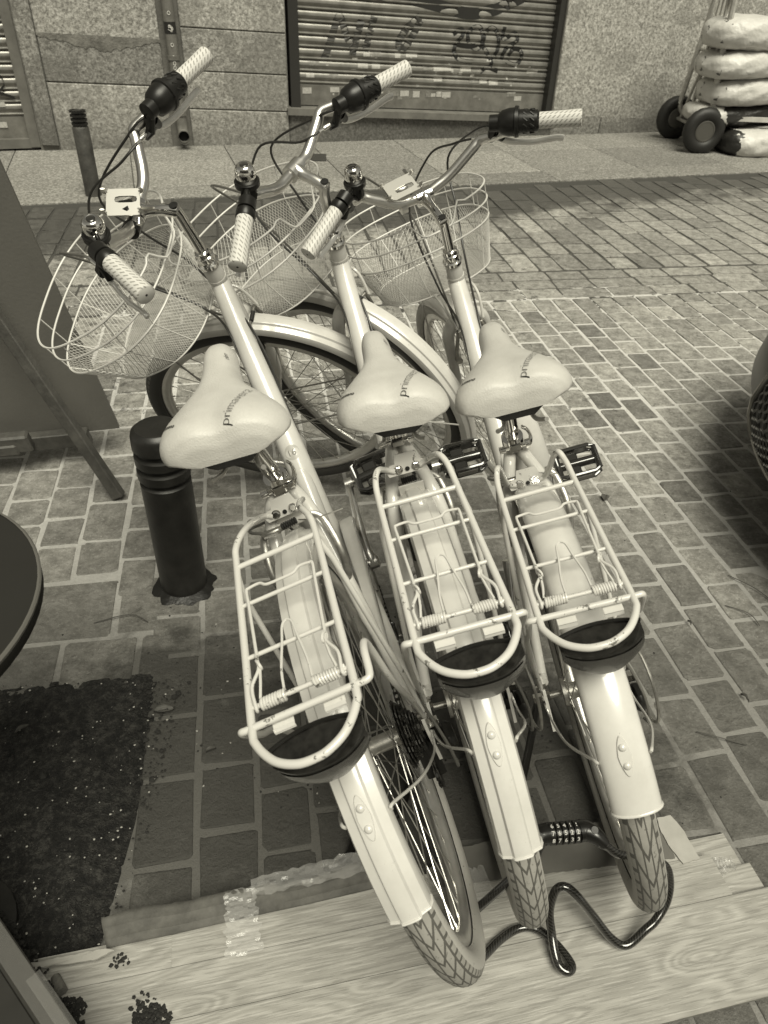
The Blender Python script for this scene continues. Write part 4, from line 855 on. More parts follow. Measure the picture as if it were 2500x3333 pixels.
def make_wheel(name, root, f, tyre, wseed, front, ang0=0.0):
    """f maps wheel-local (x forward, y left, z up, hub at origin) to bike space"""
    rt_ = .0235; rc = RW-rt_; n = 96; k = 16
    mb = MB(f); G_ = []
    for i in range(n):
        t = 2*PI*i/n; row = []
        for j in range(k+1):
            a = PI*.80*(2*j/k-1)      # crown at a=0
            rr = rc+rt_*math.cos(a)*(1.0 if abs(a) < 1.3 else .98); yy = rt_*math.sin(a)
            row.append(V(rr*math.cos(t), yy, rr*math.sin(t)))
        G_.append(row)
    mb.grid(G_, True, False); w = mb.build('tyre', tyre)
    rootw = bpy.data.objects.new(name, None); COL.objects.link(rootw); rootw.empty_display_size = .03; rootw.parent = root
    w.parent = rootw
    mb = MB(f); prof = [(-.0115, .301), (-.0125, .292), (-.0115, .281), (-.004, .275), (.004, .275), (.0115, .281), (.0125, .292), (.0115, .301), (.009, .296), (-.009, .296)]
    G_ = [[V(r*math.cos(2*PI*i/96), y, r*math.sin(2*PI*i/96)) for y, r in prof] for i in range(96)]
    mb.grid(G_, True, True); mb.build('rim', M_RIM, rootw, angle=50)
    mb = MB(f); fl = .030 if front else .027
    ns = 36
    for i in range(ns):
        side = 1 if i % 2 else -1; a = 2*PI*i/ns+ang0; off = (1 if (i//2) % 2 else -1)*R(62); y0 = side*fl*(1.0 if (front or side > 0) else .55)
        p0 = V(.020*math.cos(a+off), y0, .020*math.sin(a+off)); p1 = V(.279*math.cos(a), 0, .279*math.sin(a)); mb.tube([p0, p1], .00105, 5)
        d = (p1-p0)/np.linalg.norm(p1-p0); mb.tube([p1-d*.010, p1], .0021, 5)
    mb.build('spokes', M_SPOKE, rootw)
    mb = MB(f); y_ = .030 if front else .034
    prof = [(-y_-.002, .010), (-y_-.002, .0235), (-y_+.004, .0235), (-y_+.007, .014), (y_-.007, .014), (y_-.004, .0235), (y_+.002, .0235), (y_+.002, .010)]
    mb.lathe(prof, (0, 0, 0), (0, 1, 0), 24); mb.tube([V(0, -.058, 0), V(0, .058, 0)], .0055, 12)
    mb.build('hub', M_STEEL, rootw); return rootw
def arc_strip(f, r, a0, a1, prof, n=60, bead=True):
    mb = MB(f); G_ = []
    for i in range(n+1):
        t = a0+(a1-a0)*i/n; G_.append([V((r+dz)*math.cos(t), y, (r+dz)*math.sin(t)) for y, dz in prof])
    mb.grid(G_)
    return mb
def saddle_surf(lx, ly):
    """top height over the saddle plane; lx 0 rear .. 1 nose"""
    pass

def make_bike(b):
    d = BIKES[b]; g = GEO
    mw = Matrix(((d['R'][0][0], d['R'][0][1], d['R'][0][2], d['T'][0]), (d['R'][1][0], d['R'][1][1], d['R'][1][2], d['T'][1]), (d['R'][2][0], d['R'][2][1], d['R'][2][2], d['T'][2]), (0, 0, 0, 1)))
    mw = mw @ Matrix.Translation((0, 0, .73)) @ Matrix.Rotation(R(-1.5), 4, 'X') @ Matrix.Translation((0, 0, -.73))
    root = empty('bicycle', LABELS[b], 'bicycle', group='white bicycles locked together', mw=mw)
    st = R(d['st']); wst = R(d['st']+d['ws'])
    def Sf(a):
        ca, sa = math.cos(a), math.sin(a)
        def f(p):  # steer-local -> bike
            x, y, z = p[0]*ca-p[1]*sa, p[0]*sa+p[1]*ca, p[2]
            return HP+FXV*x+V(0, 1, 0)*y+AXV*z
        return f
    S = Sf(st); Sw = Sf(wst)
    c_, s_ = math.sin(HA), math.cos(HA)   # level helper: level (x,y,z) -> steer-local
    def Lv(p):
        return S((p[0]*c_+p[2]*s_, p[1], -p[0]*s_+p[2]*c_))
    bo_ = (-.030, -.012, 0)[b]; bz_ = (.012, .004, 0)[b]; Lb = lambda p: Lv((p[0]+bo_, p[1], p[2]+bz_))
    hub0 = V(g['W']+d['ux'], 0, RW+d['uz'])-HP; HL = V(hub0@FXV, 0, hub0@AXV)
    Fw = lambda p: Sw((p[0]+HL[0], p[1], p[2]+HL[2]))
    Rw = lambda p: V(p[0], p[1], p[2]+RW)
    smooth_f = (b == 2)
    # ---------------- frame
    BB = V(.455, 0, .275); CL = V(g['clx'], 0, g['clz'])
    sd_ = (CL-BB)/np.linalg.norm(CL-BB)
    CL = CL-sd_*(.020 if b != 1 else .0)
    fr = MB()
    hb = HP+AXV*(-.165)
    fr.tube([HP+AXV*(-.010), HP+AXV*(-.014), HP+AXV*(-.045), hb], [.0185, .0195, .0195, .0195], 24)
    dt0 = HP+AXV*(-.062)+V(.006, 0, 0)
    fr.tube(sm([dt0, V(.775, 0, .655), V(.60, 0, .44), BB+V(.01, 0, .0)], 8), list(np.interp(np.linspace(0, 1, 25), [0, .3, .6, 1], [.0205, .0235, .0275, .0280])), 24, flatten=(1.0, 1.02))
    # weld bead ring at the head
    fr.tube([HP+AXV*(-.046), HP+AXV*(-.052)], .0206, 24)
    fr.tube([BB, BB+sd_*.20, CL-sd_*.005], [.0165, .0165, .0172], 20)
    # short brace from the big tube to the seat tube
    q0 = V(.598, 0, .448); fr.tube([q0+V(.0, 0, .008), BB+sd_*.07], .0175, 18)
    fr.tube([q0+V(.002, 0, .010), q0+V(-.004, 0, .003)], .0192, 14)
    fr.tube([BB+V(0, -.036, 0), BB+V(0, .036, 0)], .021, 24)
    for s in (1, -1):
        top = CL-sd_*.022+V(-.004, s*.008, 0); bq = V(d['bx']+.014, s*.034, min(d['bz'], .665)-.034)
        fr.tube(sm([top, bq, V(.12, s*.049, .49), V(.022, s*.062, RW+.035)], 6), [.0112]*9+[.0105]*4+[.0085]*6, 16)
        fr.tube(sm([BB+V(-.015, s*.024, -.004), V(.36, s*.040, .285), V(.20, s*.052, .31), V(.03, s*.062, RW+.0)], 6), [.0105]*13+[.0085]*6, 14)
        fr.prism([(-.022, -.016), (-.010, -.020), (.010, -.012), (.040, .0), (.030, .030), (.012, .038), (-.006, .018), (-.018, .0), (-.026, -.030), (-.034, -.052), (-.026, -.056)], V(0, s*.0635, RW), (1, 0, 0), (0, 0, 1), (0, 1, 0), .005*s)
    bz_b = min(d['bz'], .665)-.034; fr.tube([V(d['bx']+.014, -.034, bz_b), V(d['bx']+.014, .034, bz_b)], .0085, 12); fr.prism([(-.020, -.004), (.020, -.004), (.020, .034), (-.020, .034)], V(d['bx']+.012, 0, bz_b), (0, 1, 0), (-.2, 0, .98), (1, 0, 0), .0025); fr.tube([V(.385, -.036, .287), V(.385, .036, .287)], .008, 12)
    frame = fr.build('frame', M_WHITE, root, angle=40)
    if b == 0:   # number sticker 16 and its print, on the upper side of the big tube
        axis0, axis1 = V(.70, 0, .565), V(.60, 0, .44); ad = (axis1-axis0)/np.linalg.norm(axis1-axis0)
        mm = V(.634, 0, .484); upn = V(ad[2], 0, -ad[0]); upn = upn if upn[2] > 0 else -upn
        rr = .0258
        def onT(u, v, e=0): ph = v/rr+R(-2); return mm+ad*u+(upn*math.cos(ph)+V(0, 1, 0)*math.sin(ph))*(rr*1.03+e)
        mbs = MB(); ring = [onT(.016*math.cos(t), .016*math.sin(t), .0006) for t in np.linspace(0, 2*PI, 28, endpoint=False)]
        mbs.add([onT(0, 0, .0006)]+ring, [[0, 1+i, 1+(i+1) % 28] for i in range(28)]); stc = mbs.build('number_sticker', mat('yellowed_sticker', .40, .4), frame)
        vs, fs = text_mesh('16', .019); mxx = (max(v[0] for v in vs)+min(v[0] for v in vs))/2; myy = (max(v[1] for v in vs)+min(v[1] for v in vs))/2
        mbs = MB(); mbs.add([onT(-(v[1]-myy), -(v[0]-mxx)*1.0, .0012) for v in vs], fs); mbs.build('number_print', mat('grey_print', .20, .6), stc, smooth=False)
    # ---------------- headset, stem
    hs = MB(); hs.lathe([(-.012, .0195), (-.011, .0222), (-.004, .0225), (-.001, .0195), (.002, .0185), (.004, .0192), (.014, .0192), (.016, .0170), (.024, .0165), (.026, .0120)], HP, AXV, 8*3)
    hs.build('headset', M_CHROME, root, angle=25)
    q = np.array(d['q']); cl = np.array(d['clamp'])
    stm = MB(S)
    stm.tube([V(0, 0, .0), V(q[0]*.4, q[1]*.4, q[2]-.012), q+V(-.002, 0, .004)], [.0111, .0111, .0115], 20)
    stm.tube(sm([q+V(-.006, 0, -.002), q*.7+cl*.3+V(0, 0, .003), q*.3+cl*.7+V(0, 0, .001), cl+V(-.004, 0, 0)], 5), [.0125, .0126, .0126, .0122, .0118, .0116, .0113, .011, .011, .0115, .012, .013, .0142, .0155, .016, .0165], 20)
    stm.tube([cl+V(0, .019, 0), cl+V(0, .0185, 0), cl+V(0, -.0185, 0), cl+V(0, -.019, 0)], [.0165, .0178, .0178, .0165], 24)
    stem = stm.build('stem', M_CHROME if b != 1 else M_ALU, root)
    bo = MB(S); bo.lathe([(0, .0085), (.0012, .0085), (.0016, .0)], q+V(-.004, 0, .0125), (-.12, 0, 1), 18); bo.build('stem_bolt', mat('bolt_hole', .006, .5), stem)
    # ---------------- handlebar
    def bp(k): return np.array(d[k])
    def barpath(s):
        k = 'L' if s > 0 else 'R'; b1, b2, b3, b4 = bp('b1'+k), bp('b2'+k), bp('b3'+k), bp('b4'+k)
        e1 = cl+(b1-cl)*.45; m2 = b1*.55+b2*.45+V(0, 0, .001); b2a = b2+(b1-b2)*.22; b2b = b2+(b3-b2)*.25
        return [e1, cl+(b1-cl)*.85, b1+(b2-b1)*.18, b1*.5+b2*.5, b2a, b2*.97+.015*(b2a+b2b)+V(0, 0, .0), b2b, b3, b3+(b4-b3)*.9]
    left = sm([cl]+barpath(1), 6); right = sm([cl]+barpath(-1), 6)
    hbm = MB(S); hbm.tube(right[::-1]+left[1:], .0112, 20); hbar = hbm.build('handlebar', M_ALU, root)
    grips = []
    for s in (1, -1):
        k = 'L' if s > 0 else 'R'; b3, b4, b2 = bp('b3'+k), bp('b4'+k), bp('b2'+k); u = (b4-b3)/np.linalg.norm(b4-b3)
        gm = MB(S); L_ = np.linalg.norm(b4-b3); ts = [0, .002, .05, .5, .93, .985, 1.0]; rs = [.0145, .0158, .0158, .0158, .0166, .0164, .0140]
        gm.tube([b3+u*L_*t for t in ts], rs, 28); gr = gm.build('grip', M_GRIP, root, angle=50)
        hm = MB(S); hm.lathe([(0, .0022), (.0006, .0016), (.0006, 0)], b4, u, 10); hm.build('end_plug', M_RUBBER, gr)
        # collar / shifter and brake lever body
        if s < 0:
            sm_ = MB(S); o_ = b3; sm_.lathe([(.004, .0160), (.0, .0205), (-.034, .0232), (-.037, .0232), (-.038, .0295), (-.045, .0302), (-.047, .0272), (-.058, .0268), (-.072, .0235), (-.080, .0170), (-.081, .013)], o_, u, 32)
            shf = sm_.build('twist_shifter', M_BLACK, root, angle=35)
            rb = MB(S)
            uu_ = np.cross(u, (0, 0, 1.)); uu_ /= np.linalg.norm(uu_); ww_ = np.cross(uu_, u)
            for i in range(12):
                a = 2*PI*i/12
                for t0 in (-.006, -.020): rb.tube([o_+u*(t0)+(uu_*math.cos(a)+ww_*math.sin(a))*.0212, o_+u*(t0-.008)+(uu_*math.cos(a+.28)+ww_*math.sin(a+.28))*.0228], .0018, 5)
            rb.build('shifter_ribs', M_RUBBER, shf)
            wn_ = MB(S); wn_.grid([[o_+u*(-.052-.020*t)+(uu_*math.cos(a)+ww_*math.sin(a))*(.0276-.0030*t) for a in np.linspace(R(230), R(285), 8)] for t in (0, .33, .66, 1)]); wn_.build('indicator_window', M_CHROME, shf)
            vs, fs = text_mesh('5 5', .006); tx = MB(S); tx.add([o_+u*(-.0465+(v[1]))+(uu_*math.cos(R(262)+v[0]/.026)+ww_*math.sin(R(262)+v[0]/.026))*.0285 for v in vs], fs); tx.build('gear_digits', MATS['white_digits'], shf, smooth=False)
            lp = o_-u*.088
        else:
            cm = MB(S); cm.lathe([(.003, .0150), (.0, .0175), (-.014, .0178), (-.017, .0150)], b3, u, 28); cm.build('grip_collar', M_BLACK, root)
            lp = b3-u*.030
        # lever assembly: hangs below and ahead of the bar
        fd = V(.45, 0, -1.); fd -= u*(fd@u); fd /= np.linalg.norm(fd)
        bm_ = MB(S); bm_.lathe([(-.011, .0145), (-.010, .0165), (.010, .0165), (.011, .0145)], lp, u, 24)
        bm_.tube([lp+fd*.008, lp+fd*.022-u*.004, lp+fd*.044-u*.010, lp+fd*.048-u*.026], [.012, .013, .0125, .008], 10, flatten=(1, .75)); bm_.tube([lp+fd*.024, lp+fd*.046+u*.014], [.012, .008], 10)
        lb = bm_.build('brake_lever', M_BLACK, root)
        ll = MB(S); p0 = lp+fd*.044+u*.004; kq = 1.0 if s > 0 else 1.25; pts = sm([p0, p0+u*.024*kq+fd*.014, p0+u*.060*kq+fd*.018, p0+u*.098*kq+fd*.010, p0+u*.110*kq+fd*.013], 5)
        ll.tube(pts, list(np.interp(np.linspace(0, 1, len(pts)), [0, .15, .5, .9, 1], [.0055, .0062, .0058, .0066, .0060])), 10, flatten=(.72, 1.15)); ll.build('lever_blade', mat('satin_lever', .80, .30, metal=.35), lb)
        bl = MB(S); bl.tube([lp+fd*.040-u*.024, lp+fd*.041-u*.040], .0048, 10); bl.tube([lp+fd*.041-u*.036, lp+fd*.042-u*.052], .0032, 8); bl.build('barrel_adjuster', M_CHROME, lb)
        grips.append((lp, fd, u, lp+fd*.042-u*.052))
    # ---------------- bell on the left
    lp, fd, u, be0 = grips[0]
    k = bp('b3L')-(bp('b4L')-bp('b3L'))/np.linalg.norm(bp('b4L')-bp('b3L'))*.058
    bc = bp('b2L')*.55+k*.45 if b else bp('b2L')*.75+k*.25; bu = bp('b3L')-bp('b2L'); bu /= np.linalg.norm(bu)
    upb = V(-.25, .15, 1.) if b else V(-.45, .35, .8); upb -= bu*(upb@bu)*.6; upb /= np.linalg.norm(upb)
    bm_ = MB(S); bm_.lathe([(-.007, .0135), (-.006, .0155), (.006, .0155), (.007, .0135)], bc, bu, 20); bm_.tube([bc, bc+upb*.024], .0110, 14); bm_.lathe([(.016, .0195), (.018, .0232), (.027, .0238), (.029, .0220)], bc, upb, 28)
    bm_.tube([bc+upb*.018, bc+upb*.014+bu*.030, bc+upb*.010+bu*.036], [.006, .0055, .007], 10)
    bell = bm_.build('bell', M_BLACK, root)
    dm = MB(S); dm.lathe([(.0285, .0185), (.029, .0193), (.047, .0188), (.0540, .0166), (.0580, .0130), (.0590, .0100), (.0582, .0088), (.0582, .0)], bc, upb, 36); dome = dm.build('bell_dome', M_CHROME, bell, angle=60)
    dm = MB(S); dm.lathe([(.0584, .0076), (.0592, .0066), (.0592, 0)], bc, upb, 20); dm.build('dome_cap', M_GLOSSB, dome)
    # ---------------- phone holder on the outer two
    if b != 1:
        if b == 2: hc = cl+V(-.004, .046, .046); hu, hv = V(-.10, 1, .05), V(1, .10, .35)
        else: hc = cl+V(.002, .020, .038); hv, hu = V(-.10, 1, -.38), V(1, .10, .22)
        hu /= np.linalg.norm(hu); hv -= hu*(hv@hu); hv /= np.linalg.norm(hv); hn = np.cross(hv, hu); hn = hn if hn[2] > 0 else -hn
        def hp(a, c, n_=0): return hc+hu*a+hv*c+hn*n_
        W_, D_ = (.034, .025) if b == 2 else (.031, .026)
        pm = MB(S)
        outer = [(-W_, -D_), (W_, -D_), (W_, D_), (-W_, D_)]; sl = [(-W_*.62+.006*math.cos(t), -D_*.22+.006*math.sin(t)) for t in np.linspace(PI*1.5, PI*.5, 7)]; sl2 = [(W_*.30+.006*math.cos(t), -D_*.22+.006*math.sin(t)) for t in np.linspace(PI*.5, -PI*.5, 7)]
        inner = sl+sl2   # goes clockwise; bridge ring by sampling angles
        nn = 28; oc = [];
        for i in range(nn):
            t = 2*PI*i/nn; c0, s0 = math.cos(t), math.sin(t); kk = 1/max(abs(c0)/(W_*1.16), abs(s0)/(D_*1.0)); x_, y_ = c0*kk-W_*.16, s0*kk; oc.append((max(-W_, min(W_, x_)), y_))
        ic = []
        for i in range(nn):
            t = 2*PI*i/nn; c0, s0 = math.cos(t), math.sin(t); L1, r1 = W_*.46, .0065
            kk = 1/(abs(c0)**4/(L1+r1)**4+abs(s0)**4/r1**4)**.25; ic.append((c0*kk-W_*.16, s0*kk-D_*.20))
        vs = [hp(a, c, n_) for (n_) in (.0015, -.0015) for (a, c) in oc] + [hp(a, c, n_) for (n_) in (.0015, -.0015) for (a, c) in ic]
        fs = []
        for i in range(nn):
            j = (i+1) % nn; fs += [[i, j, 2*nn+j, 2*nn+i], [nn+j, nn+i, 3*nn+i, 3*nn+j], [j, i, nn+i, nn+j], [2*nn+i, 2*nn+j, 3*nn+j, 3*nn+i]]
        pm.add(vs, fs)
        ph = pm.build('phone_holder', M_HOLD, root, angle=30)
        fm = MB(S)
        for a, c in ((-W_-.002, -D_*.75), (-W_-.002, D_*.8), (W_+.002, -D_*.75), (W_+.002, D_*.8)):
            sgn_ = 1 if a > 0 else -1
            fm.tube([hp(a-.004*sgn_, c, 0), hp(a+.001*sgn_, c, .001), hp(a+.003*sgn_, c, .006), hp(a+.0005*sgn_, c, .014)], .0042, 8, flatten=(.4, 1))
        fm.build('holder_prong', M_HOLD, ph)
        fm = MB(S); fm.box(hp(0, D_*.2, -.010), (.028, .030, .016), bev=.003); kk = cl+V(0, .034 if b == 2 else .045, 0)
        fm.lathe([(-.008, .0135), (-.007, .0165), (.007, .0165), (.008, .0135)], cl+V(0, (.052 if b == 2 else .050), .001), V(0, 1, .06), 24); fm.build('holder_clamp', M_BLACK if b == 0 else M_ALU, ph)
        fm = MB(S); fm.tube([hp(-W_*.9, D_+.004, -.004), hp(-W_*.9, D_+.016, -.004)], .0042, 12); fm.build('holder_screw', M_CHROME, ph)
    # ---------------- fork
    fk = MB(Sw); cz = -.180; hx_, hz_ = HL[0], HL[2]
    fk.tube([V(0, 0, -.165), V(0, 0, cz-.012)], .0190, 20)
    for s in (1, -1):
        fk.tube(sm([V(0, s*.004, cz), V(.004, s*.030, cz-.004), V(.006, s*.050, cz-.030), V(.008, s*.054, cz-.09), V(.012, s*.055, (cz+hz_)/2-.04), V(hx_*.6, s*.055, hz_+.07), V(hx_, s*.055, hz_+.006)], 6), list(np.interp(np.linspace(0, 1, 37), [0, .2, .6, 1], [.0165, .0175, .0130, .0085])), 16)
        fk.box(V(hx_, s*.055, hz_), (.024, .005, .030), bev=.002)
    fk.build('fork', M_WHITE, root)
    # ---------------- wheels, fenders
    TY = M_TYREF if b == 0 else M_TYREB
    make_wheel('front_wheel', root, Fw, M_TYREF if b < 2 else M_TYRE, b, True, .1*b)
    make_wheel('rear_wheel', root, Rw, M_TYRE if b != 2 else M_TYREB, b, False, .07*b)
    if smooth_f: prof = [(.0315*math.sin(a), .0165*(math.cos(a)-1)*1.0-.0) for a in np.linspace(-PI*.60, PI*.60, 17)]
    else: prof = [(-.0265, -.022), (-.0262, -.012), (-.0235, -.0055), (-.0125, -.0015), (-.0102, .0028), (-.0088, .0034), (0, .0040), (.0088, .0034), (.0102, .0028), (.0125, -.0015), (.0235, -.0055), (.0262, -.012), (.0265, -.022)]
    a_front = R(52 if b else 48)
    mf = arc_strip(Rw, RW+.017, a_front, R(d['fe']), prof, 70)
    te = R(d['fe'])                                                                # rolled edge at the rear end
    mf.tube([V((RW+.0172+dz)*math.cos(te), y, (RW+.0172+dz)*math.sin(te)) for y, dz in prof], .0018, 6)
    rf = mf.build('rear_mudguard', M_WHITE, root, angle=60 if smooth_f else 32, solid=.0)
    # rivet plate
    tp = R(d['fp']); rp = MB(Rw); G_ = []
    def onF(u, v, e=0):
        t = tp-u/(RW+.02); dz = np.interp(v, [p_[0] for p_ in prof], [p_[1] for p_ in prof]); return V((RW+.017+dz+e)*math.cos(t), v, (RW+.017+dz+e)*math.sin(t))
    ring = []
    for t in np.linspace(0, 2*PI, 32, endpoint=False):
        cu, sv = math.cos(t), math.sin(t); ring.append((.0265*cu, .0085*sv*(1-.25*abs(cu))))
    vs = [onF(0, 0, .0022)]+[onF(u_*.93, v_*.9, .0022) for u_, v_ in ring]+[onF(u_, v_, -.0002) for u_, v_ in ring]
    rp.add(vs, [[0, 1+i, 1+(i+1) % 32] for i in range(32)]+[[1+i, 33+i, 33+(i+1) % 32, 1+(i+1) % 32] for i in range(32)])
    rpo = rp.build('rivet_plate', M_WHITE, rf)
    rv = MB(Rw)
    for u_ in (-.0115, .0115):
        o_ = onF(u_, 0, .002); nrm = o_/np.linalg.norm(o_); rv.lathe([(-.001, .0052), (.0010, .0048), (.0026, .0030), (.0032, .0)], o_, nrm, 18)
    rv.build('rivet', M_WHITE, rpo)
    # fender stays: wire from the axle to the plate
    sy_ = MB()
    for s in (1, -1):
        fwid = .0325 if smooth_f else .0275; e1 = Rw(V((RW+.002)*math.cos(tp+.02), s*fwid, (RW+.002)*math.sin(tp+.02)))
        sy_.tube(sm([V(-.010, s*.070, RW-.006), V(-.06, s*.068, RW+.02), (V(-.06, s*.066, RW+.02)*.45+e1*.55)+V(-.002, s*.012, 0), e1+V(.006, s*.004, 0), e1], 5), .0021, 8)
    sy_.build('mudguard_stay', M_WHITE, rf)
    # front fender
    a0, a1 = R(56), R(200); mf = arc_strip(Fw, RW+.017, a0, a1, prof, 70); te = a0
    for te in (a0, a1): mf.tube([V((RW+.0172+dz)*math.cos(te), y, (RW+.0172+dz)*math.sin(te)) for y, dz in prof], .0018, 6)
    ff = mf.build('front_mudguard', M_WHITE, root, angle=60 if smooth_f else 32)
    fs_ = MB(Fw)
    for s in (1, -1):
        for aa in (R(168), R(62)): fs_.tube([V(0, s*.060, .0), V(math.cos(aa)*.2, s*.055, math.sin(aa)*.2), V((RW+.004)*math.cos(aa), s*.033, (RW+.004)*math.sin(aa))], .0022, 8)
    fs_.build('mudguard_stay', M_STEEL if b == 0 else M_WHITE, ff)
    fb = MB(Fw)
    for aa in (R(100), R(94)):
        o_ = V((RW+.0215)*math.cos(aa), .004, (RW+.0215)*math.sin(aa)); fb.lathe([(0, .004), (.0015, .0035), (.002, 0)], o_, V(math.cos(aa), 0, math.sin(aa)), 14)
    fb.build('rivet', M_WHITE, ff)
    # ---------------- seatpost, clamp, saddle
    du = V(-math.cos(R(70)), 0, math.sin(R(70))); off = du*d['sh']+V(d['ss'], 0, 0)
    sadC = V(g['swx'], 0, g['snz'])+off; syw, srl = R(d['sy']), R(d['sr'])
    spm = MB(); pt = V(g['clx'], 0, g['clz'])+sd_*(.125+d['sh']); spm.tube([CL-sd_*.02, pt], .0132, 22); spm.tube([pt-sd_*.018+V(-.01, 0, 0), pt-sd_*.018+V(.012, 0, 0)], .0155, 14); spm.tube([pt-sd_*.012+V(0, -.024, 0), pt-sd_*.012+V(0, .024, 0)], .0090, 12)
    spm.build('seatpost', M_CHROME, root)
    cm = MB(); cm.lathe([(-.012, .0175), (-.011, .0195), (.009, .0195), (.010, .0150)], CL, sd_, 28)
    cm.box(CL+V(-.024, 0, -.001), (.018, .022, .017), bev=.002); cm.tube([CL+V(-.027, -.024, 0), CL+V(-.027, .026, 0)], .0040, 10); cm.tube([CL+V(-.027, .018, 0), CL+V(-.027, .029, 0)], .0066, 12)
    cm.lathe([(-.004, .0085), (.004, .0085)], CL+V(-.027, -.022, 0), (0, 1, 0), 16)
    sc = cm.build('seat_clamp', M_CHROME, root, angle=35)
    cm = MB(); cm.tube(sm([CL+V(-.027, -.026, 0), CL+V(-.012, -.031, .003), CL+V(.012, -.030, .004), CL+V(.030, -.024, .002)], 4), [.0060, .0062, .0060, .0058, .0055, .0052, .0050, .0048, .0046, .0044, .0042, .0042, .004], 10, flatten=(.6, 1.1)); cm.build('clamp_lever', M_CHROME, sc)
    # saddle surface: stations along x (0 = centre of the widest part), half width, top height, side drop
    XS = [-.086, -.084, -.074, -.052, -.024, .004, .034, .062, .088, .118, .148, .168, .179, .182]
    HWs = [.048, .068, .087, .0970, .0990, .0935, .0700, .0450, .0330, .0290, .0280, .0245, .0165, .005]
    ZT = [-.036, -.018, -.001, .006, .006, .003, .0, -.001, -.001, -.000, .001, -.003, -.009, -.018]
    DR = [.010, .026, .044, .054, .057, .056, .050, .044, .039, .036, .034, .028, .018, .006]
    XS = [x*.74 if x < 0 else x for x in XS]; HWs = [h*(.865 if b != 1 else .82) for h in HWs]; DR = [q*.86 for q in DR]
    def stn(x): return [float(np.interp(x, XS, A)) for A in (HWs, ZT, DR)]
    cyw, syw_ = math.cos(syw), math.sin(syw)
    def SD(p):
        x, y, z = p; z = z+y*math.sin(srl)*.8; return V(x*cyw-y*syw_, x*syw_+y*cyw, z)+sadC
    def top_z(x, y):
        hw, zt, dr = stn(x); v = max(-1, min(1, y/hw)); z = zt-dr*(1-(1-abs(v)**2.6)**.5 if abs(v) < 1 else 1)
        gro = .0085*math.exp(-(y/.020)**2)*max(0, min(1, (.02-x)/.06))*max(0, min(1, (x+.10)/.03)); return z-gro
    xs_f = []; 
    for i in range(len(XS)-1):
        nseg = 4; xs_f += [XS[i]+(XS[i+1]-XS[i])*j/nseg for j in range(nseg)]
    xs_f.append(XS[-1])
    # smooth the stations
    ar = np.array([stn(x) for x in xs_f]); ker = np.array([1, 2, 3, 2, 1])/9
    for c in range(3):
        pad = np.concatenate([[ar[0, c]*2-ar[2, c], ar[0, c]*2-ar[1, c]], ar[:, c], [ar[-1, c]*2-ar[-2, c], ar[-1, c]*2-ar[-3, c]]]); ar[:, c] = np.convolve(pad, ker, 'valid')
    XS[:] = xs_f; HWs[:] = list(np.maximum(ar[:, 0], .003)); ZT[:] = list(ar[:, 1]); DR[:] = list(np.maximum(ar[:, 2], .004))
    sm_ = MB(SD); G_ = []
    for x in xs_f:
        hw, zt, dr = stn(x); row = []
        for v in np.sin(np.linspace(-PI/2, PI/2, 41)): row.append(V(x, hw*v, top_z(x, hw*v)))
        for v in np.linspace(.96, -.96, 9): row.append(V(x, hw*v*.93, zt-dr-.004))
        G_.append(row)
    sm_.grid(G_, False, True)
    n_ = len(G_[0]); sm_.add(G_[0], [list(range(n_))]); sm_.add(G_[-1], [list(range(n_))[::-1]])
    sad = sm_.build('saddle', M_SADDLE, root, angle=75)
    bs = MB(SD); G_ = []
    for x, w_, z0 in ((-.060, .036, -.050), (-.059, .040, -.042), (-.034, .044, -.046), (.03, .035, -.046), (.12, .014, -.040)):
        G_.append([V(x, v*w_, z0-.0) for v in (-1, -.5, 0, .5, 1)]+[V(x*.94, v*w_*.62, z0-.013 if x < 0 else z0-.010) for v in (1, .5, 0, -.5, -1)])
    bs.grid(G_, False, True); bs.add(G_[0], [list(range(10))]); bs.build('saddle_base', M_BLACK, sad, smooth=False)
    rl = MB(SD)
    for s in (1, -1): rl.tube(sm([V(-.07, s*.035, -.068), V(-.03, s*.022, -.082), V(.05, s*.020, -.080), V(.11, s*.010, -.050)], 5), .0035, 8)
    rl.build('saddle_rail', M_STEEL, sad)
    # printing on the saddle
    def put(txt, p0, ang, size, nm, off_=-.0006, e=.0008, curve=0.0, space=1.0):
        vs, fs = text_mesh(txt, size, off_, space); m_ = MB(SD); out = []
        ca_, sa_ = math.cos(ang), math.sin(ang)
        for v in vs:
            u_, w_ = v[0], v[1]; bend = curve*u_*u_
            x = p0[0]+u_*ca_-(w_+bend)*sa_; y = p0[1]+u_*sa_+(w_+bend)*ca_; hw = stn(x)[0]; y = max(-hw*.995, min(hw*.995, y)); out.append(V(x, y, top_z(x, y)+e))
        m_.add(out, fs); return m_.build(nm, M_INK, sad, smooth=False)
    put('primavera', (-.056, -.020), R(-25), .0190, 'saddle_print', -.00035, .0019, 0, 1.0)
    put('bassano', (-.016, .070), R(-128), .0085, 'maker_print', .0002, .0009)
    put('mbm', (.118, -.0195), R(8), .0075, 'nose_print', -.0001, .0008)
    # ---------------- rear rack
    z_r = lambda x: d['rz']+d['rs']*x
    dx = d['dx']; rk = MB(); w = g
    def RP(x, y, dz=0): return V(x+dx, y, z_r(x)+dz)
    side = []
    for s in (1, -1):
        A_ = [V(d['bx'], s*.020, d['bz']), V(d['bx']-.006, s*.034, d['bz']+.012)]
        if b: A_ += [V(min(d['bx'], g['x1']+dx+.07), s*.045, z_r(.1)+.012), RP(g['x1']+.045, s*.0525, .010)]
        else: A_ += [V(g['x1']+dx+.085, s*.040, (z_r(.1)+d['bz'])/2+.03), RP(g['x1']+.040, s*.052, .002)]
        side.append(A_)
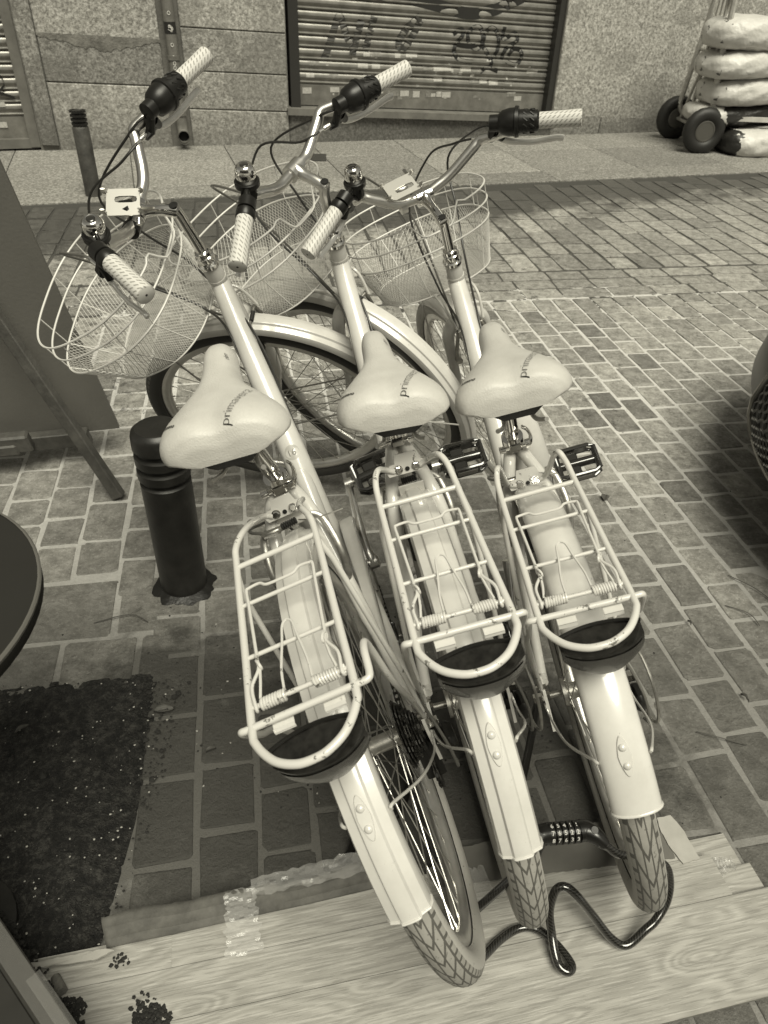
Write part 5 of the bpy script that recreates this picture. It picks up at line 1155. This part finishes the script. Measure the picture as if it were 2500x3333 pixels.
    back = [RP(g['x1'], 1*.0549), RP(g['x3'], .0556), RP(g['x4'], .0565), RP(g['x4']-.022, .0535), RP(g['xa']+.016, .038), RP(g['xa']+.003, .018), RP(g['xa'], 0)]
    pth = side[0]+back+[V(p_[0], -p_[1], p_[2]) for p_ in back[::-1][1:]]+side[1][::-1]
    rk.tube(sm(pth, 7), .0045, 14)
    for xk, wk, rr in (('x1', 'w1', .0038), ('x2', 'w2', .0027), ('x3', 'w3', .0027), ('xr', 'wr', .0029)):
        rk.tube([RP(g[xk], -g['w3']), RP(g[xk], g['w3'])], rr, 10)
    rk.tube([RP(g['x4'], -.064), RP(g['x4'], .064)], .0041, 12)
    # mounting plate to the bridge
    pl = V(d['bx'], 0, d['bz']); yv = .030
    rk.prism([(-yv, -.008), (yv, -.008), (yv+.004, .004), (yv-.006, .010), (.018, .010), (.014, .024), (-.018, .024), (-.022, .010), (-yv, .006)], pl+V(.002, 0, 0), (0, 1, 0), (.35, 0, .94), (-.94, 0, .35), .0022)
    rack = rk.build('rear_rack', M_RACK, root, angle=45)
    bl = MB()
    for s in (1, -1): o_ = pl+V(.001, s*.0138, .001); bl.lathe([(.002, .0058), (.0055, .0058), (.006, .0045)], o_, V(-.94, 0, .35), 6); bl.lathe([(.0015, .0070), (.0025, .0070)], o_, V(-.94, 0, .35), 20)
    bl.build('rack_bolt', M_CHROME, rack, smooth=False); bl = MB(); bl.lathe([(.0024, .0036), (.0025, 0)], pl, V(-.94, 0, .35), 14); bl.build('plate_hole', MATS['bolt_hole'], rack)
    # struts from the cross bar to the axle and the long side tubes
    for s in (1, -1):
        hook = [RP(g['x4']+.001, s*.071, .0), RP(g['x4']+.008, s*.0745, .001), RP(g['x4']+.038, s*.0760, .004), RP(g['x4']+.060, s*.077, -.020)] if (b == 0 and s < 0) else [RP(g['x4']+.001, s*.0680, -.001), RP(g['x4']+.005, s*.0700, -.009), RP(g['x4']+.016, s*.0705, -.028), RP(g['x4']+.040, s*.072, -.065)]
        k_ = MB(); k_.tube(sm([RP(g['x4'], s*.063)]+hook+[V(g['x4']+.085, s*.075, d['rz']-.13), V(-.05, s*.074, RW+.14), V(-.008, s*.070, RW+.045), V(0, s*.070, RW+.020)], 6), .0041, 12)
        if s < 0 or b != 1 or True: k_.tube([RP(g['x1']-.01, s*.0555, -.001), RP(g['x1']-.02, s*.062, -.03), V(.01, s*.072, RW+.12), V(.004, s*.071, RW+.03)], .0040, 12)
        k_.build('rack_strut', M_RACK, rack)
    for s in (1, -1): nb = MB(); nb.tube([V(0, s*.060, RW+.024), V(0, s*.078, RW+.024)], .0050, 6); nb.tube([V(0, s*.058, RW), V(0, s*.086, RW)], .0085, 6); nb.build('axle_nut', M_CHROME, root, smooth=False)
    # spring clip
    sp_ = MB(); rwire = .0019; rrod = .0032
    zc = .0
    for s in (1, -1):
        coil = []
        for i in range(9*12+1):
            a = 2*PI*i/12; y = s*(.016+.0027*i/12*1.15+.0); coil.append(RP(g['xr']+.0056*math.cos(a), y, .0056*math.sin(a)))
        sp_.tube(coil, .00165, 6)
        ye = s*(.016+.028)
        # outer: tail to rod end loop then forward arm
        x3, x2 = g['x3'], g['x2']
        arm = sm([RP(g['xr']+.004, s*.050, .004), RP(g['xr']-.004, s*.0495, -.003), RP(g['xr']-.004, s*.0480, .004), RP(g['xr']+.020, s*.049, .007), RP(x3-.028, s*.0395, .007), RP(x3-.012, s*.0400, .006), RP(x3+.01, s*.0405, .006), RP(x2-.01, s*.0425, .006), RP(x2+.016, s*.0435, .006), RP(x2+.020, s*.0400, .006), RP(x2+.021, s*.026, .006), RP(x2+.014, s*.0175, .006), RP(x2+.013, 0, .006)], 6)
        sp_.tube(arm, rwire, 8)
        lp_ = [RP(x3-.022+.0058*math.cos(a), s*(.0385+.0035*math.cos(a*1.0+.8)+.002*math.sin(a)), .007+.0045*math.sin(a)) for a in np.linspace(0, 2*PI*1.6, 24)]
        sp_.tube(lp_, .0016, 6); sp_.tube([RP(g['xr']+.006, ye*.98, .002), RP(g['xr']+.022, s*.0400, .005), RP(x3-.026, s*.038, .006)], .0016, 6)
        sp_.tube(sm([RP(g['xr']+.006, s*.016, .003), RP(g['xr']+.030, s*.0150, .005), RP(x3-.004, s*.0095, .006), RP(x3+.020, s*.0060, .007), RP(x3+.027, 0, .007)], 5), .0015, 6)
    sp_.build('spring_clip', M_RACK, rack)
    # tail reflector with its two straps
    rf_ = MB(); G_ = []; xa = g['xa']+dx; zr = z_r(g['xa'])
    def lens(u, v):
        hw = np.interp(v, [0, .45, .75, 1], [.0485, .0480, .042, .030]); return V(xa+.020*abs(u)**2.6-.004+.010*v*v, u*hw-.005, zr-.012-.042*v)
    us = np.linspace(-1, 1, 25); vsn = np.linspace(0, 1, 9)
    topb = [V(xa+.032+.012*(1-u*u), u*.049-.005, zr-.010) for u in us]
    rf_.grid([topb]+[[lens(u, v) for u in us] for v in vsn]+[[V(xa+.036, u*.030-.005, zr-.048) for u in us]])
    for e in (-1, 1): rf_.add([V(xa+.032, e*.049-.005, zr-.010)]+[lens(e, v) for v in vsn]+[V(xa+.036, e*.030-.005, zr-.048)], [list(range(len(vsn)+2))])
    rfl = rf_.build('tail_reflector', M_LENS, root, angle=30)
    pz = MB(); 
    m = mat('prism_lens', .05, .2, coat=.5)
    if not m.get('done'):
        m['done'] = 1; uvn = nd(m, 'ShaderNodeUVMap'); s2 = nd(m, 'ShaderNodeSeparateXYZ'); lk(m, uvn.outputs[0], s2.inputs[0])
        gx = mth(m, 'FRACT', mth(m, 'MULTIPLY', s2.outputs[1], 46)); gy = mth(m, 'FRACT', mth(m, 'MULTIPLY', s2.outputs[0], 14)); h_ = mth(m, 'MULTIPLY', mth(m, 'ABSOLUTE', mth(m, 'SUBTRACT', gx, .5)), mth(m, 'ABSOLUTE', mth(m, 'SUBTRACT', gy, .5)))
        bump(m, h_, .004); lk(m, mixc(m, mth(m, 'MULTIPLY', h_, 4), .02, .10), P(m)['Base Color'])
    pz.grid([[lens(u*.95, v)+V(-.0012, 0, 0) for u in us] for v in np.linspace(.12, .94, 8)]); pz.build('prism_face', m, rfl)
    pz = MB(); pz.tube([V(xa+.033+.011*(1-u*u), u*.0500-.005, zr-.0085) for u in us], .0022, 6); pz.build('reflector_lip', M_BLACK, rfl)
    for s in (1, -1):
        sr = MB(); sr.grid([[V(xx, s*.028-.003+yy, zz_) for yy in (-.0115, .0115)] for xx, zz_ in ((g['x4']+dx+.004, z_r(g['x4'])-.0055), (g['x4']+dx-.010, z_r(g['x4'])-.0075), (xa+.054, zr-.0075), (xa+.053, zr-.013))])
        sr.build('reflector_strap', M_WHITE, rack, smooth=False, solid=.0018)
    # ---------------- rear brake
    br = MB()
    for s in (1, -1):
        base = V(.165, s*.046, .545); br.lathe([(-.008, .0085), (.006, .0085), (.008, .0055)], base, V(-.75, 0, .66), 18)
        br.tube(sm([base+V(-.006, s*.004, .004), base+V(.010, s*.010, .045), base+V(.045, s*.004, .085), base+V(.052, -s*.010, .100)], 5), .0048, 10, flatten=(.7, 1.2))
    bk_ = br.build('rear_brake', M_STEEL, root)
    bb_ = MB(); by = V(.210, 0, .648); bb_.tube([by+V(0, .030, -.004), by+V(0, .006, .0)], .0042, 10); bb_.box(by+V(.0, .030, -.003), (.010, .030, .010), bev=.002); bb_.build('brake_noodle', M_STEEL, bk_)
    vs, fs = text_mesh('YINXING', .0055); tmm = MB(); tmm.add([by+V(-.0053, .043-v[0], -.0055+v[1]) for v in vs], fs); tmm.build('brake_lettering', MATS['white_digits'], bk_, smooth=False)
    bt = MB(); prof = []
    for i in range(15): prof.append((i*.0018, .0045+(.0016 if i % 2 else 0)))
    bt.lathe(prof, by+V(0, .012, 0), (0, -1, .05), 14); bt.build('rubber_boot', M_RUBBER, bk_)
    pd_ = MB()
    for s in (1, -1): pd_.box(V(.130, s*.022, .575), (.045, .010, .014), rot=np.array(Matrix.Rotation(R(-40), 3, 'Y')), bev=.003)
    pd_.build('brake_pad', M_RUBBER, bk_)
    cw = MB(); cw.tube(sm([by+V(0, -.016, 0), by+V(-.010, -.040, -.002), by+V(-.010, -.085 if b == 0 else -.05, -.006)], 5), .0011, 5); cw.build('cable_end', M_STEEL, bk_)
    nl = MB(); nl.tube(sm([by+V(0, .036, 0), by+V(.012, .060, .004), by+V(.040, .055, -.01), V(.33, .03, .56), V(.41, .022, .36)], 6), .0024, 8); nl.build('brake_cable', M_CABLE, root)
    # ---------------- front brake
    fb_ = MB(Sw)
    for s in (1, -1): fb_.tube(sm([V(-.020, s*.046, HL[2]+.262), V(-.026, s*.050, HL[2]+.30), V(-.024, s*.034, HL[2]+.355)], 4), .0048, 8); fb_.lathe([(-.008, .008), (.008, .008)], V(-.016, s*.046, HL[2]+.262), (1, 0, 0), 14)
    fb_.tube([V(-.024, .034, HL[2]+.355), V(-.024, -.034, HL[2]+.352)], .0035, 8); fo = fb_.build('front_brake', M_STEEL, root)
    fp_ = MB(Sw)
    for s in (1, -1): fp_.box(V(-.022, s*.020, HL[2]+.292), (.014, .012, .045), bev=.003)
    fp_.tube([V(-.026, .01, HL[2]+.356), V(-.026, -.016, HL[2]+.356)], .0050, 10); fp_.build('brake_pad', M_RUBBER, fo)
    # ---------------- drivetrain (right side, y<0)
    a_c = R(d['crank']); ck = MB(); y0 = -.062
    e = BB+V(.17*math.cos(a_c), y0-.020, .17*math.sin(a_c)); ck.tube(sm([BB+V(0, y0, 0), BB+V(.05*math.cos(a_c), y0-.002, .05*math.sin(a_c)), BB+V(.13*math.cos(a_c), y0-.014, .13*math.sin(a_c)), e], 5), [.0145]*3+[.0105]*5+[.0085]*5+[.0095, .0110, .0110], 14, flatten=(.75, 1.1)); ck.lathe([(-.008, .015), (.010, .015), (.014, .010)], BB+V(0, y0, 0), (0, -1, 0), 20)
    ck.lathe([(-.008, .012), (.008, .012)], e, (0, 1, 0), 16); ck.build('crank_arm', M_ALU, root)
    ck = MB(); e2 = BB+V(-.17*math.cos(a_c), .080, -.17*math.sin(a_c)); ck.tube([BB+V(0, .060, 0), (BB+e2)/2+V(0, .032, 0), e2], [.0145, .0095, .0105], 14, flatten=(.75, 1.1)); ck.build('crank_arm', M_ALU, root)
    for ee, s in ((e, -1), (e2, 1)):
        th = R(28 if b != 1 else 22); ux_, uz_ = V(math.cos(th), 0, math.sin(th)), V(-math.sin(th), 0, math.cos(th)); c0 = ee+V(0, s*.062, 0)
        pd = MB(); 
        for e_ in (.0105, -.0105):
            pts = [c0+ux_*(.034*cx2)+V(0, .044*cy2, 0)+uz_*e_ for cx2, cy2 in ((1, -.72), (1, .72), (.80, 1), (-.80, 1), (-1, .72), (-1, -.72), (-.80, -1), (.80, -1))]
            pd.tube(pts, .0050, 8, closed=True)
        for x_ in (.034, -.034): pd.box(c0+ux_*x_, (.008, .060, .028), rot=np.array([ux_, V(0, 1, 0), uz_]).T, bev=.002)
        for y_ in (-.040, .040): pd.box(c0+V(0, y_, 0), (.050, .008, .022), rot=np.array([ux_, V(0, 1, 0), uz_]).T, bev=.002)
        pd.tube([c0+V(0, -.046, 0), c0+V(0, .046, 0)], .0105, 14)
        pd.box(c0+V(0, -s*.010, 0), (.056, .030, .008), rot=np.array([ux_, V(0, 1, 0), uz_]).T, bev=.003)
        po = pd.build('pedal', M_GLOSSB, root); px = MB(); px.tube([ee, c0], .0052, 10); px.build('pedal_axle', M_STEEL, po)
        pr = MB()
        for x_ in (.0385, -.0385): pr.box(c0+ux_*x_, (.0018, .044, .013), rot=np.array([ux_, V(0, 1, 0), uz_]).T)
        pr.build('pedal_reflector', mat('pedal_lens', .16, .3, bump=.001, bscale=400), po, smooth=False)
    rc_ = .088; cr = MB(); cyr = -.046; n_ = 88
    G_ = []
    ring = []
    for i in range(n_): t = 2*PI*i/n_; r_ = rc_+(.004 if i % 2 else 0); ring.append((r_*math.cos(t), r_*math.sin(t)))
    cr.add([BB+V(x, cyr+o_, z) for o_ in (.0012, -.0012) for x, z in ring]+[BB+V(.058*math.cos(2*PI*i/n_), cyr+o_, .058*math.sin(2*PI*i/n_)) for o_ in (.0012, -.0012) for i in range(n_)],
           [[i, (i+1) % n_, 2*n_+(i+1) % n_, 2*n_+i] for i in range(n_)]+[[n_+i, n_+(i+1) % n_, 3*n_+(i+1) % n_, 3*n_+i][::-1] for i in range(n_)]+[[i, (i+1) % n_, n_+(i+1) % n_, n_+i] for i in range(n_)])
    for k in range(5): a = 2*PI*k/5+a_c; cr.tube([BB+V(0, cyr-.002, 0), BB+V(.066*math.cos(a), cyr, .066*math.sin(a))], .0065, 8)
    cr.build('chainring', M_STEEL, root, smooth=False)
    # chain guard shell over the ring
    cg = MB(); G_ = []
    cen = BB*1.0; gp = []
    for i in range(26): t = R(-20)+R(112)*i/25; gp.append((BB[0]+.104*math.cos(t), BB[2]+.104*math.sin(t), math.cos(t), math.sin(t)))
    tgt = (0+.01, RW+.060); st0 = gp[-1]
    for i in range(1, 13): t = i/12*.80; gp.append((st0[0]*(1-t)+tgt[0]*t, st0[1]*(1-t)+tgt[1]*t, -.04, 1.0))
    for gi, (x, z, nx_, nz_) in enumerate(gp):
        k2 = 1-.55*max(0, gi-25)/12
        G_.append([V(x-nx_*e, -.047+yy*k2, z-nz_*e) for yy, e in ((.0140, .012), (.0140, .0), (.011, -.003), (-.009, -.003), (-.0130, .0), (-.0135, .018*k2), (-.0135, .034*k2))])
    cg.grid(G_); cg.build('chain_guard', M_WHITE, root, angle=50, solid=.0012)
    cs = MB(); y1 = -.028
    for k in range(7):
        r_ = .052-.0048*k; n2 = 2*int(11+ (28-22)*(6-k)/6+ 8); yk = y1-.0042*k; 
        ring = [(r_+(.0028 if i % 2 else -.0014), 2*PI*i/n2) for i in range(n2)]
        cs.add([V(q_*math.cos(t), yk+o_, RW+q_*math.sin(t)) for o_ in (.0010, -.0010) for q_, t in ring], [list(range(n2)), list(range(n2, 2*n2))[::-1]]+[[i, (i+1) % n2, n2+(i+1) % n2, n2+i] for i in range(n2)])
    cs.lathe([(-.028, .018), (-.060, .016)], (0, 0, RW), (0, 1, 0), 16) if False else cs.tube([V(0, -.026, RW), V(0, -.058, RW)], .016, 14)
    cs.build('cassette', mat('dark_sprockets', .035, .35, metal=.5), root, smooth=False)
    # chain: top and bottom run with wraps
    yc0, yc1 = cyr, y1-.012; r2 = .040; ch = []
    hubp = V(0, yc1, RW); dv = hubp-BB; ang = math.atan2(dv[2], dv[0])
    jl1, jl2 = V(.030, yc1-.004, RW-.085), V(.000, yc1-.002, RW-.150)
    ptsc = [BB+V(rc_*math.cos(t), yc0, rc_*math.sin(t)) for t in np.linspace(R(-90), R(85), 12)]+[hubp+V(r2*math.cos(t), 0, r2*math.sin(t)) for t in np.linspace(R(92), R(250), 9)]+[jl1+V(.018*math.cos(t), 0, .018*math.sin(t)) for t in np.linspace(R(80), R(-60), 5)]+[jl2+V(.018*math.cos(t), 0, .018*math.sin(t)) for t in np.linspace(R(140), R(280), 5)]
    dense = []; 
    for i in range(len(ptsc)): a, c = ptsc[i], ptsc[(i+1) % len(ptsc)]; L_ = np.linalg.norm(c-a); kk = max(1, int(round(L_/.0127))); dense += [a+(c-a)*j/kk for j in range(kk)]
    cm = MB()
    for i in range(len(dense)):
        a, c = dense[i], dense[(i+1) % len(dense)]; d_ = (c-a)/(np.linalg.norm(c-a)+1e-9); o_ = .0034 if i % 2 else .0022
        for s in (1, -1): cm.tube([a+V(0, s*o_, 0)-d_*.002, c+V(0, s*o_, 0)+d_*.002], .0030, 6, flatten=(.3, 1.3) if abs(d_[2]) < .9 else (1.3, .3))
        cm.tube([a+V(0, -.004, 0), a+V(0, .004, 0)], .0026, 6)
    cm.build('chain', mat('oily_chain', .05, .35, metal=.7), root)
    dr = MB(); dr.tube([V(.004, -.066, RW-.02), V(.014, -.072, RW-.060), V(.030, -.060, RW-.082)], [.011, .013, .011], 12); dr.tube([jl1+V(0, -.006, 0), jl2+V(0, -.006, 0)], .010, 8, flatten=(.35, 1)); dr.tube([jl1+V(0, .008, 0), jl2+V(0, .008, 0)], .010, 8, flatten=(.35, 1)); dr.box(V(.004, -.088, RW-.060), (.045, .022, .040), bev=.008)
    der = dr.build('rear_derailleur', M_BLACK, root)
    dw = MB()
    for q_ in (jl1, jl2): dw.lathe([(-.003, .0165), (.003, .0165)], q_, (0, 1, 0), 20)
    dw.build('jockey_wheel', M_RUBBER, der)
    if b != 0: dr = MB(); dr.tube(sm([V(.012, -.082, RW+.050), V(-.005, -.098, RW+.06), V(-.050, -.104, RW+.015), V(-.058, -.102, RW-.05), V(-.025, -.098, RW-.085), V(-.002, -.095, RW-.072)], 6), .0028, 8); dr.build('derailleur_guard', M_STEEL, der)
    gc = MB(); gc.tube(sm([V(.06, -.066, RW+.008), V(.0, -.078, RW+.03), V(-.045, -.088, RW+.0), V(-.055, -.088, RW-.05), V(-.030, -.086, RW-.075)], 6), .0026, 8); gc.build('gear_cable', M_CABLE, root)
    # kickstand on the left
    ks = MB(); ks.tube(sm([V(.03, .066, RW-.01), V(.06, .085, RW-.10), V(.02, .16, .06), V(.00, .20, .035)], 5), .0075, 12); ks.build('kickstand', M_BLACK, root)
    # ---------------- basket, follows the fork
    def ell(t, cx2, a_, b_, z, ex=2.5):
        c0, s0 = math.cos(t), math.sin(t); return V(cx2+a_*math.copysign(abs(c0)**(2/ex), c0), b_*math.copysign(abs(s0)**(2/ex), s0), z)
    lv = [(-.100, .243, .140, .150), (.0, .276, .171, .188), (.045, .260, .177, .190), (.085, .250, .181, .190)]
    def wall(t, v): 
        z0, c0_, a0_, b0_ = lv[0]; z1_, c1_, a1_, b1_ = lv[1]; return ell(t, c0_*(1-v)+c1_*v, a0_*(1-v)+a1_*v, b0_*(1-v)+b1_*v, z0*(1-v)+z1_*v)
    wf = MB(Lb); T_ = np.linspace(0, 2*PI, 72, endpoint=False)
    wf.tube([wall(t, 0) for t in T_], .0020, 6, closed=True); wf.tube([wall(t, 1) for t in T_], .0022, 6, closed=True)
    z, c0_, a0_, b0_ = lv[2]; wf.tube([ell(t, c0_, a0_, b0_, z) for t in T_], .0022, 6, closed=True)
    z, c0_, a0_, b0_ = lv[3]; pts = []
    for t in np.linspace(0, 2*PI, 120, endpoint=False):
        p_ = ell(t, c0_, a0_, b0_, z)
        if p_[0] < c0_-.09:
            e = 1/(1+math.exp((abs(p_[1]+.008)-.050)/.0055)); bmp = math.exp(-((abs(p_[1]+.008)-.066)/.010)**2); p_ = p_+V(0, 0, -.037*e+.010*bmp)
        pts.append(p_)
    wf.tube(pts, .0023, 6, closed=True)
    for t in (.25, .8, 1.4, 1.95, 2.45, 2.87, 3.41, 3.83, 4.35, 4.9, 5.5, 6.05):
        a_, b_ = ell(t, lv[3][1], lv[3][2], lv[3][3], lv[3][0]), wall(t, 0)
        if a_[0] < .12 and abs(a_[1]) < .05: a_ = ell(t, lv[2][1], lv[2][2], lv[2][3], lv[2][0])
        wf.tube([a_, wall(t, 1)*.5+ell(t, lv[2][1], lv[2][2], lv[2][3], 0)*.5 if False else wall(t, 1), b_], .0014, 5)
    bsk = wf.build('basket', M_WIRE, root)
    ms = MB(Lb); NN = 118; ns = 7
    for dirn in (1, -1):
        for i in range(NN):
            t0 = 2*PI*i/NN; pts = [wall(t0+dirn*2*PI/NN*8.5*j/ns, j/ns) for j in range(ns+1)]; ms.tube(pts, .00062, 3, caps=False)
    bsz = lv[0]
    for dirn in (1, -1):
        for o_ in np.arange(-.30, .301, .0078):
            seg = []
            for tt in np.linspace(-.35, .35, 71):
                x = tt*.60; y = dirn*tt*.80+o_; u_ = abs(x/bsz[2])**2.5+abs(y/bsz[3])**2.5
                if u_ <= 1: seg.append(V(bsz[1]+x, y, bsz[0]))
            if len(seg) > 1: ms.tube([seg[0], seg[-1]], .00062, 3, caps=False)
    ms.build('mesh_wire', mat('mesh_wire_paint', .50, .45), bsk, smooth=False)
    bkt = MB(Lv); bkt.tube(sm([V(.10, .045, -.098), V(.06, .046, -.102), V(.035, .044, -.125), V(.028, .036, -.175)], 5), .0036, 8); bkt.tube(sm([V(.10, -.045, -.098), V(.06, -.046, -.102), V(.035, -.044, -.125), V(.028, -.036, -.175)], 5), .0036, 8)
    bkt.tube([V(.10, .05, -.10), V(.10, -.05, -.10)], .0036, 8); bkt.build('basket_bracket', M_WHITE, root)
    # ---------------- cables from the levers
    gl, gr_ = grips; eL, eR = gl[3], gr_[3]
    Si = lambda p: S(p)
    cbs = MB(); pt_b = S((.045, .030, -.05))
    fk_t = Sw((-.024, .034, HL[2]+.36))
    cbs.tube(sm([S(eL), S(eL+V(.03, -.02, -.01)), S(V(.215, .090, .14)), S(V(.200, .02, .03)), S(V(.10, .02, -.06)), fk_t], 8), .0026, 8)
    cbs.build('brake_cable', M_CABLE, root)
    cbs = MB(); dtp = V(.80, -.024, .70); cbs.tube(sm([S(eR), S(eR+V(.03, .03, -.01)), S(V(.205, -.06, .13)), S(V(.190, .02, .03)), S(V(.050, .035, -.09)), dtp+V(0, .045, 0), V(.70, .026, .56), V(.60, .020, .44)], 8), .0026, 8)
    cbs.build('brake_cable', M_DCABLE, root)
    shp = np.array(d['b3R'])-gr_[2]*.078
    cbs = MB(); cbs.tube(sm([S(shp+V(.012, 0, -.014)), S(shp+V(.05, .03, -.02)), S(V(.215, -.11, .10)), S(V(.150, -.085, .01)), S(V(.07, -.055, -.06)), dtp, V(.70, -.026, .56), V(.60, -.022, .44)], 8), .0026, 8)
    cbs.build('shift_cable', M_DCABLE, root)
    return root
for b in range(3): make_bike(b)
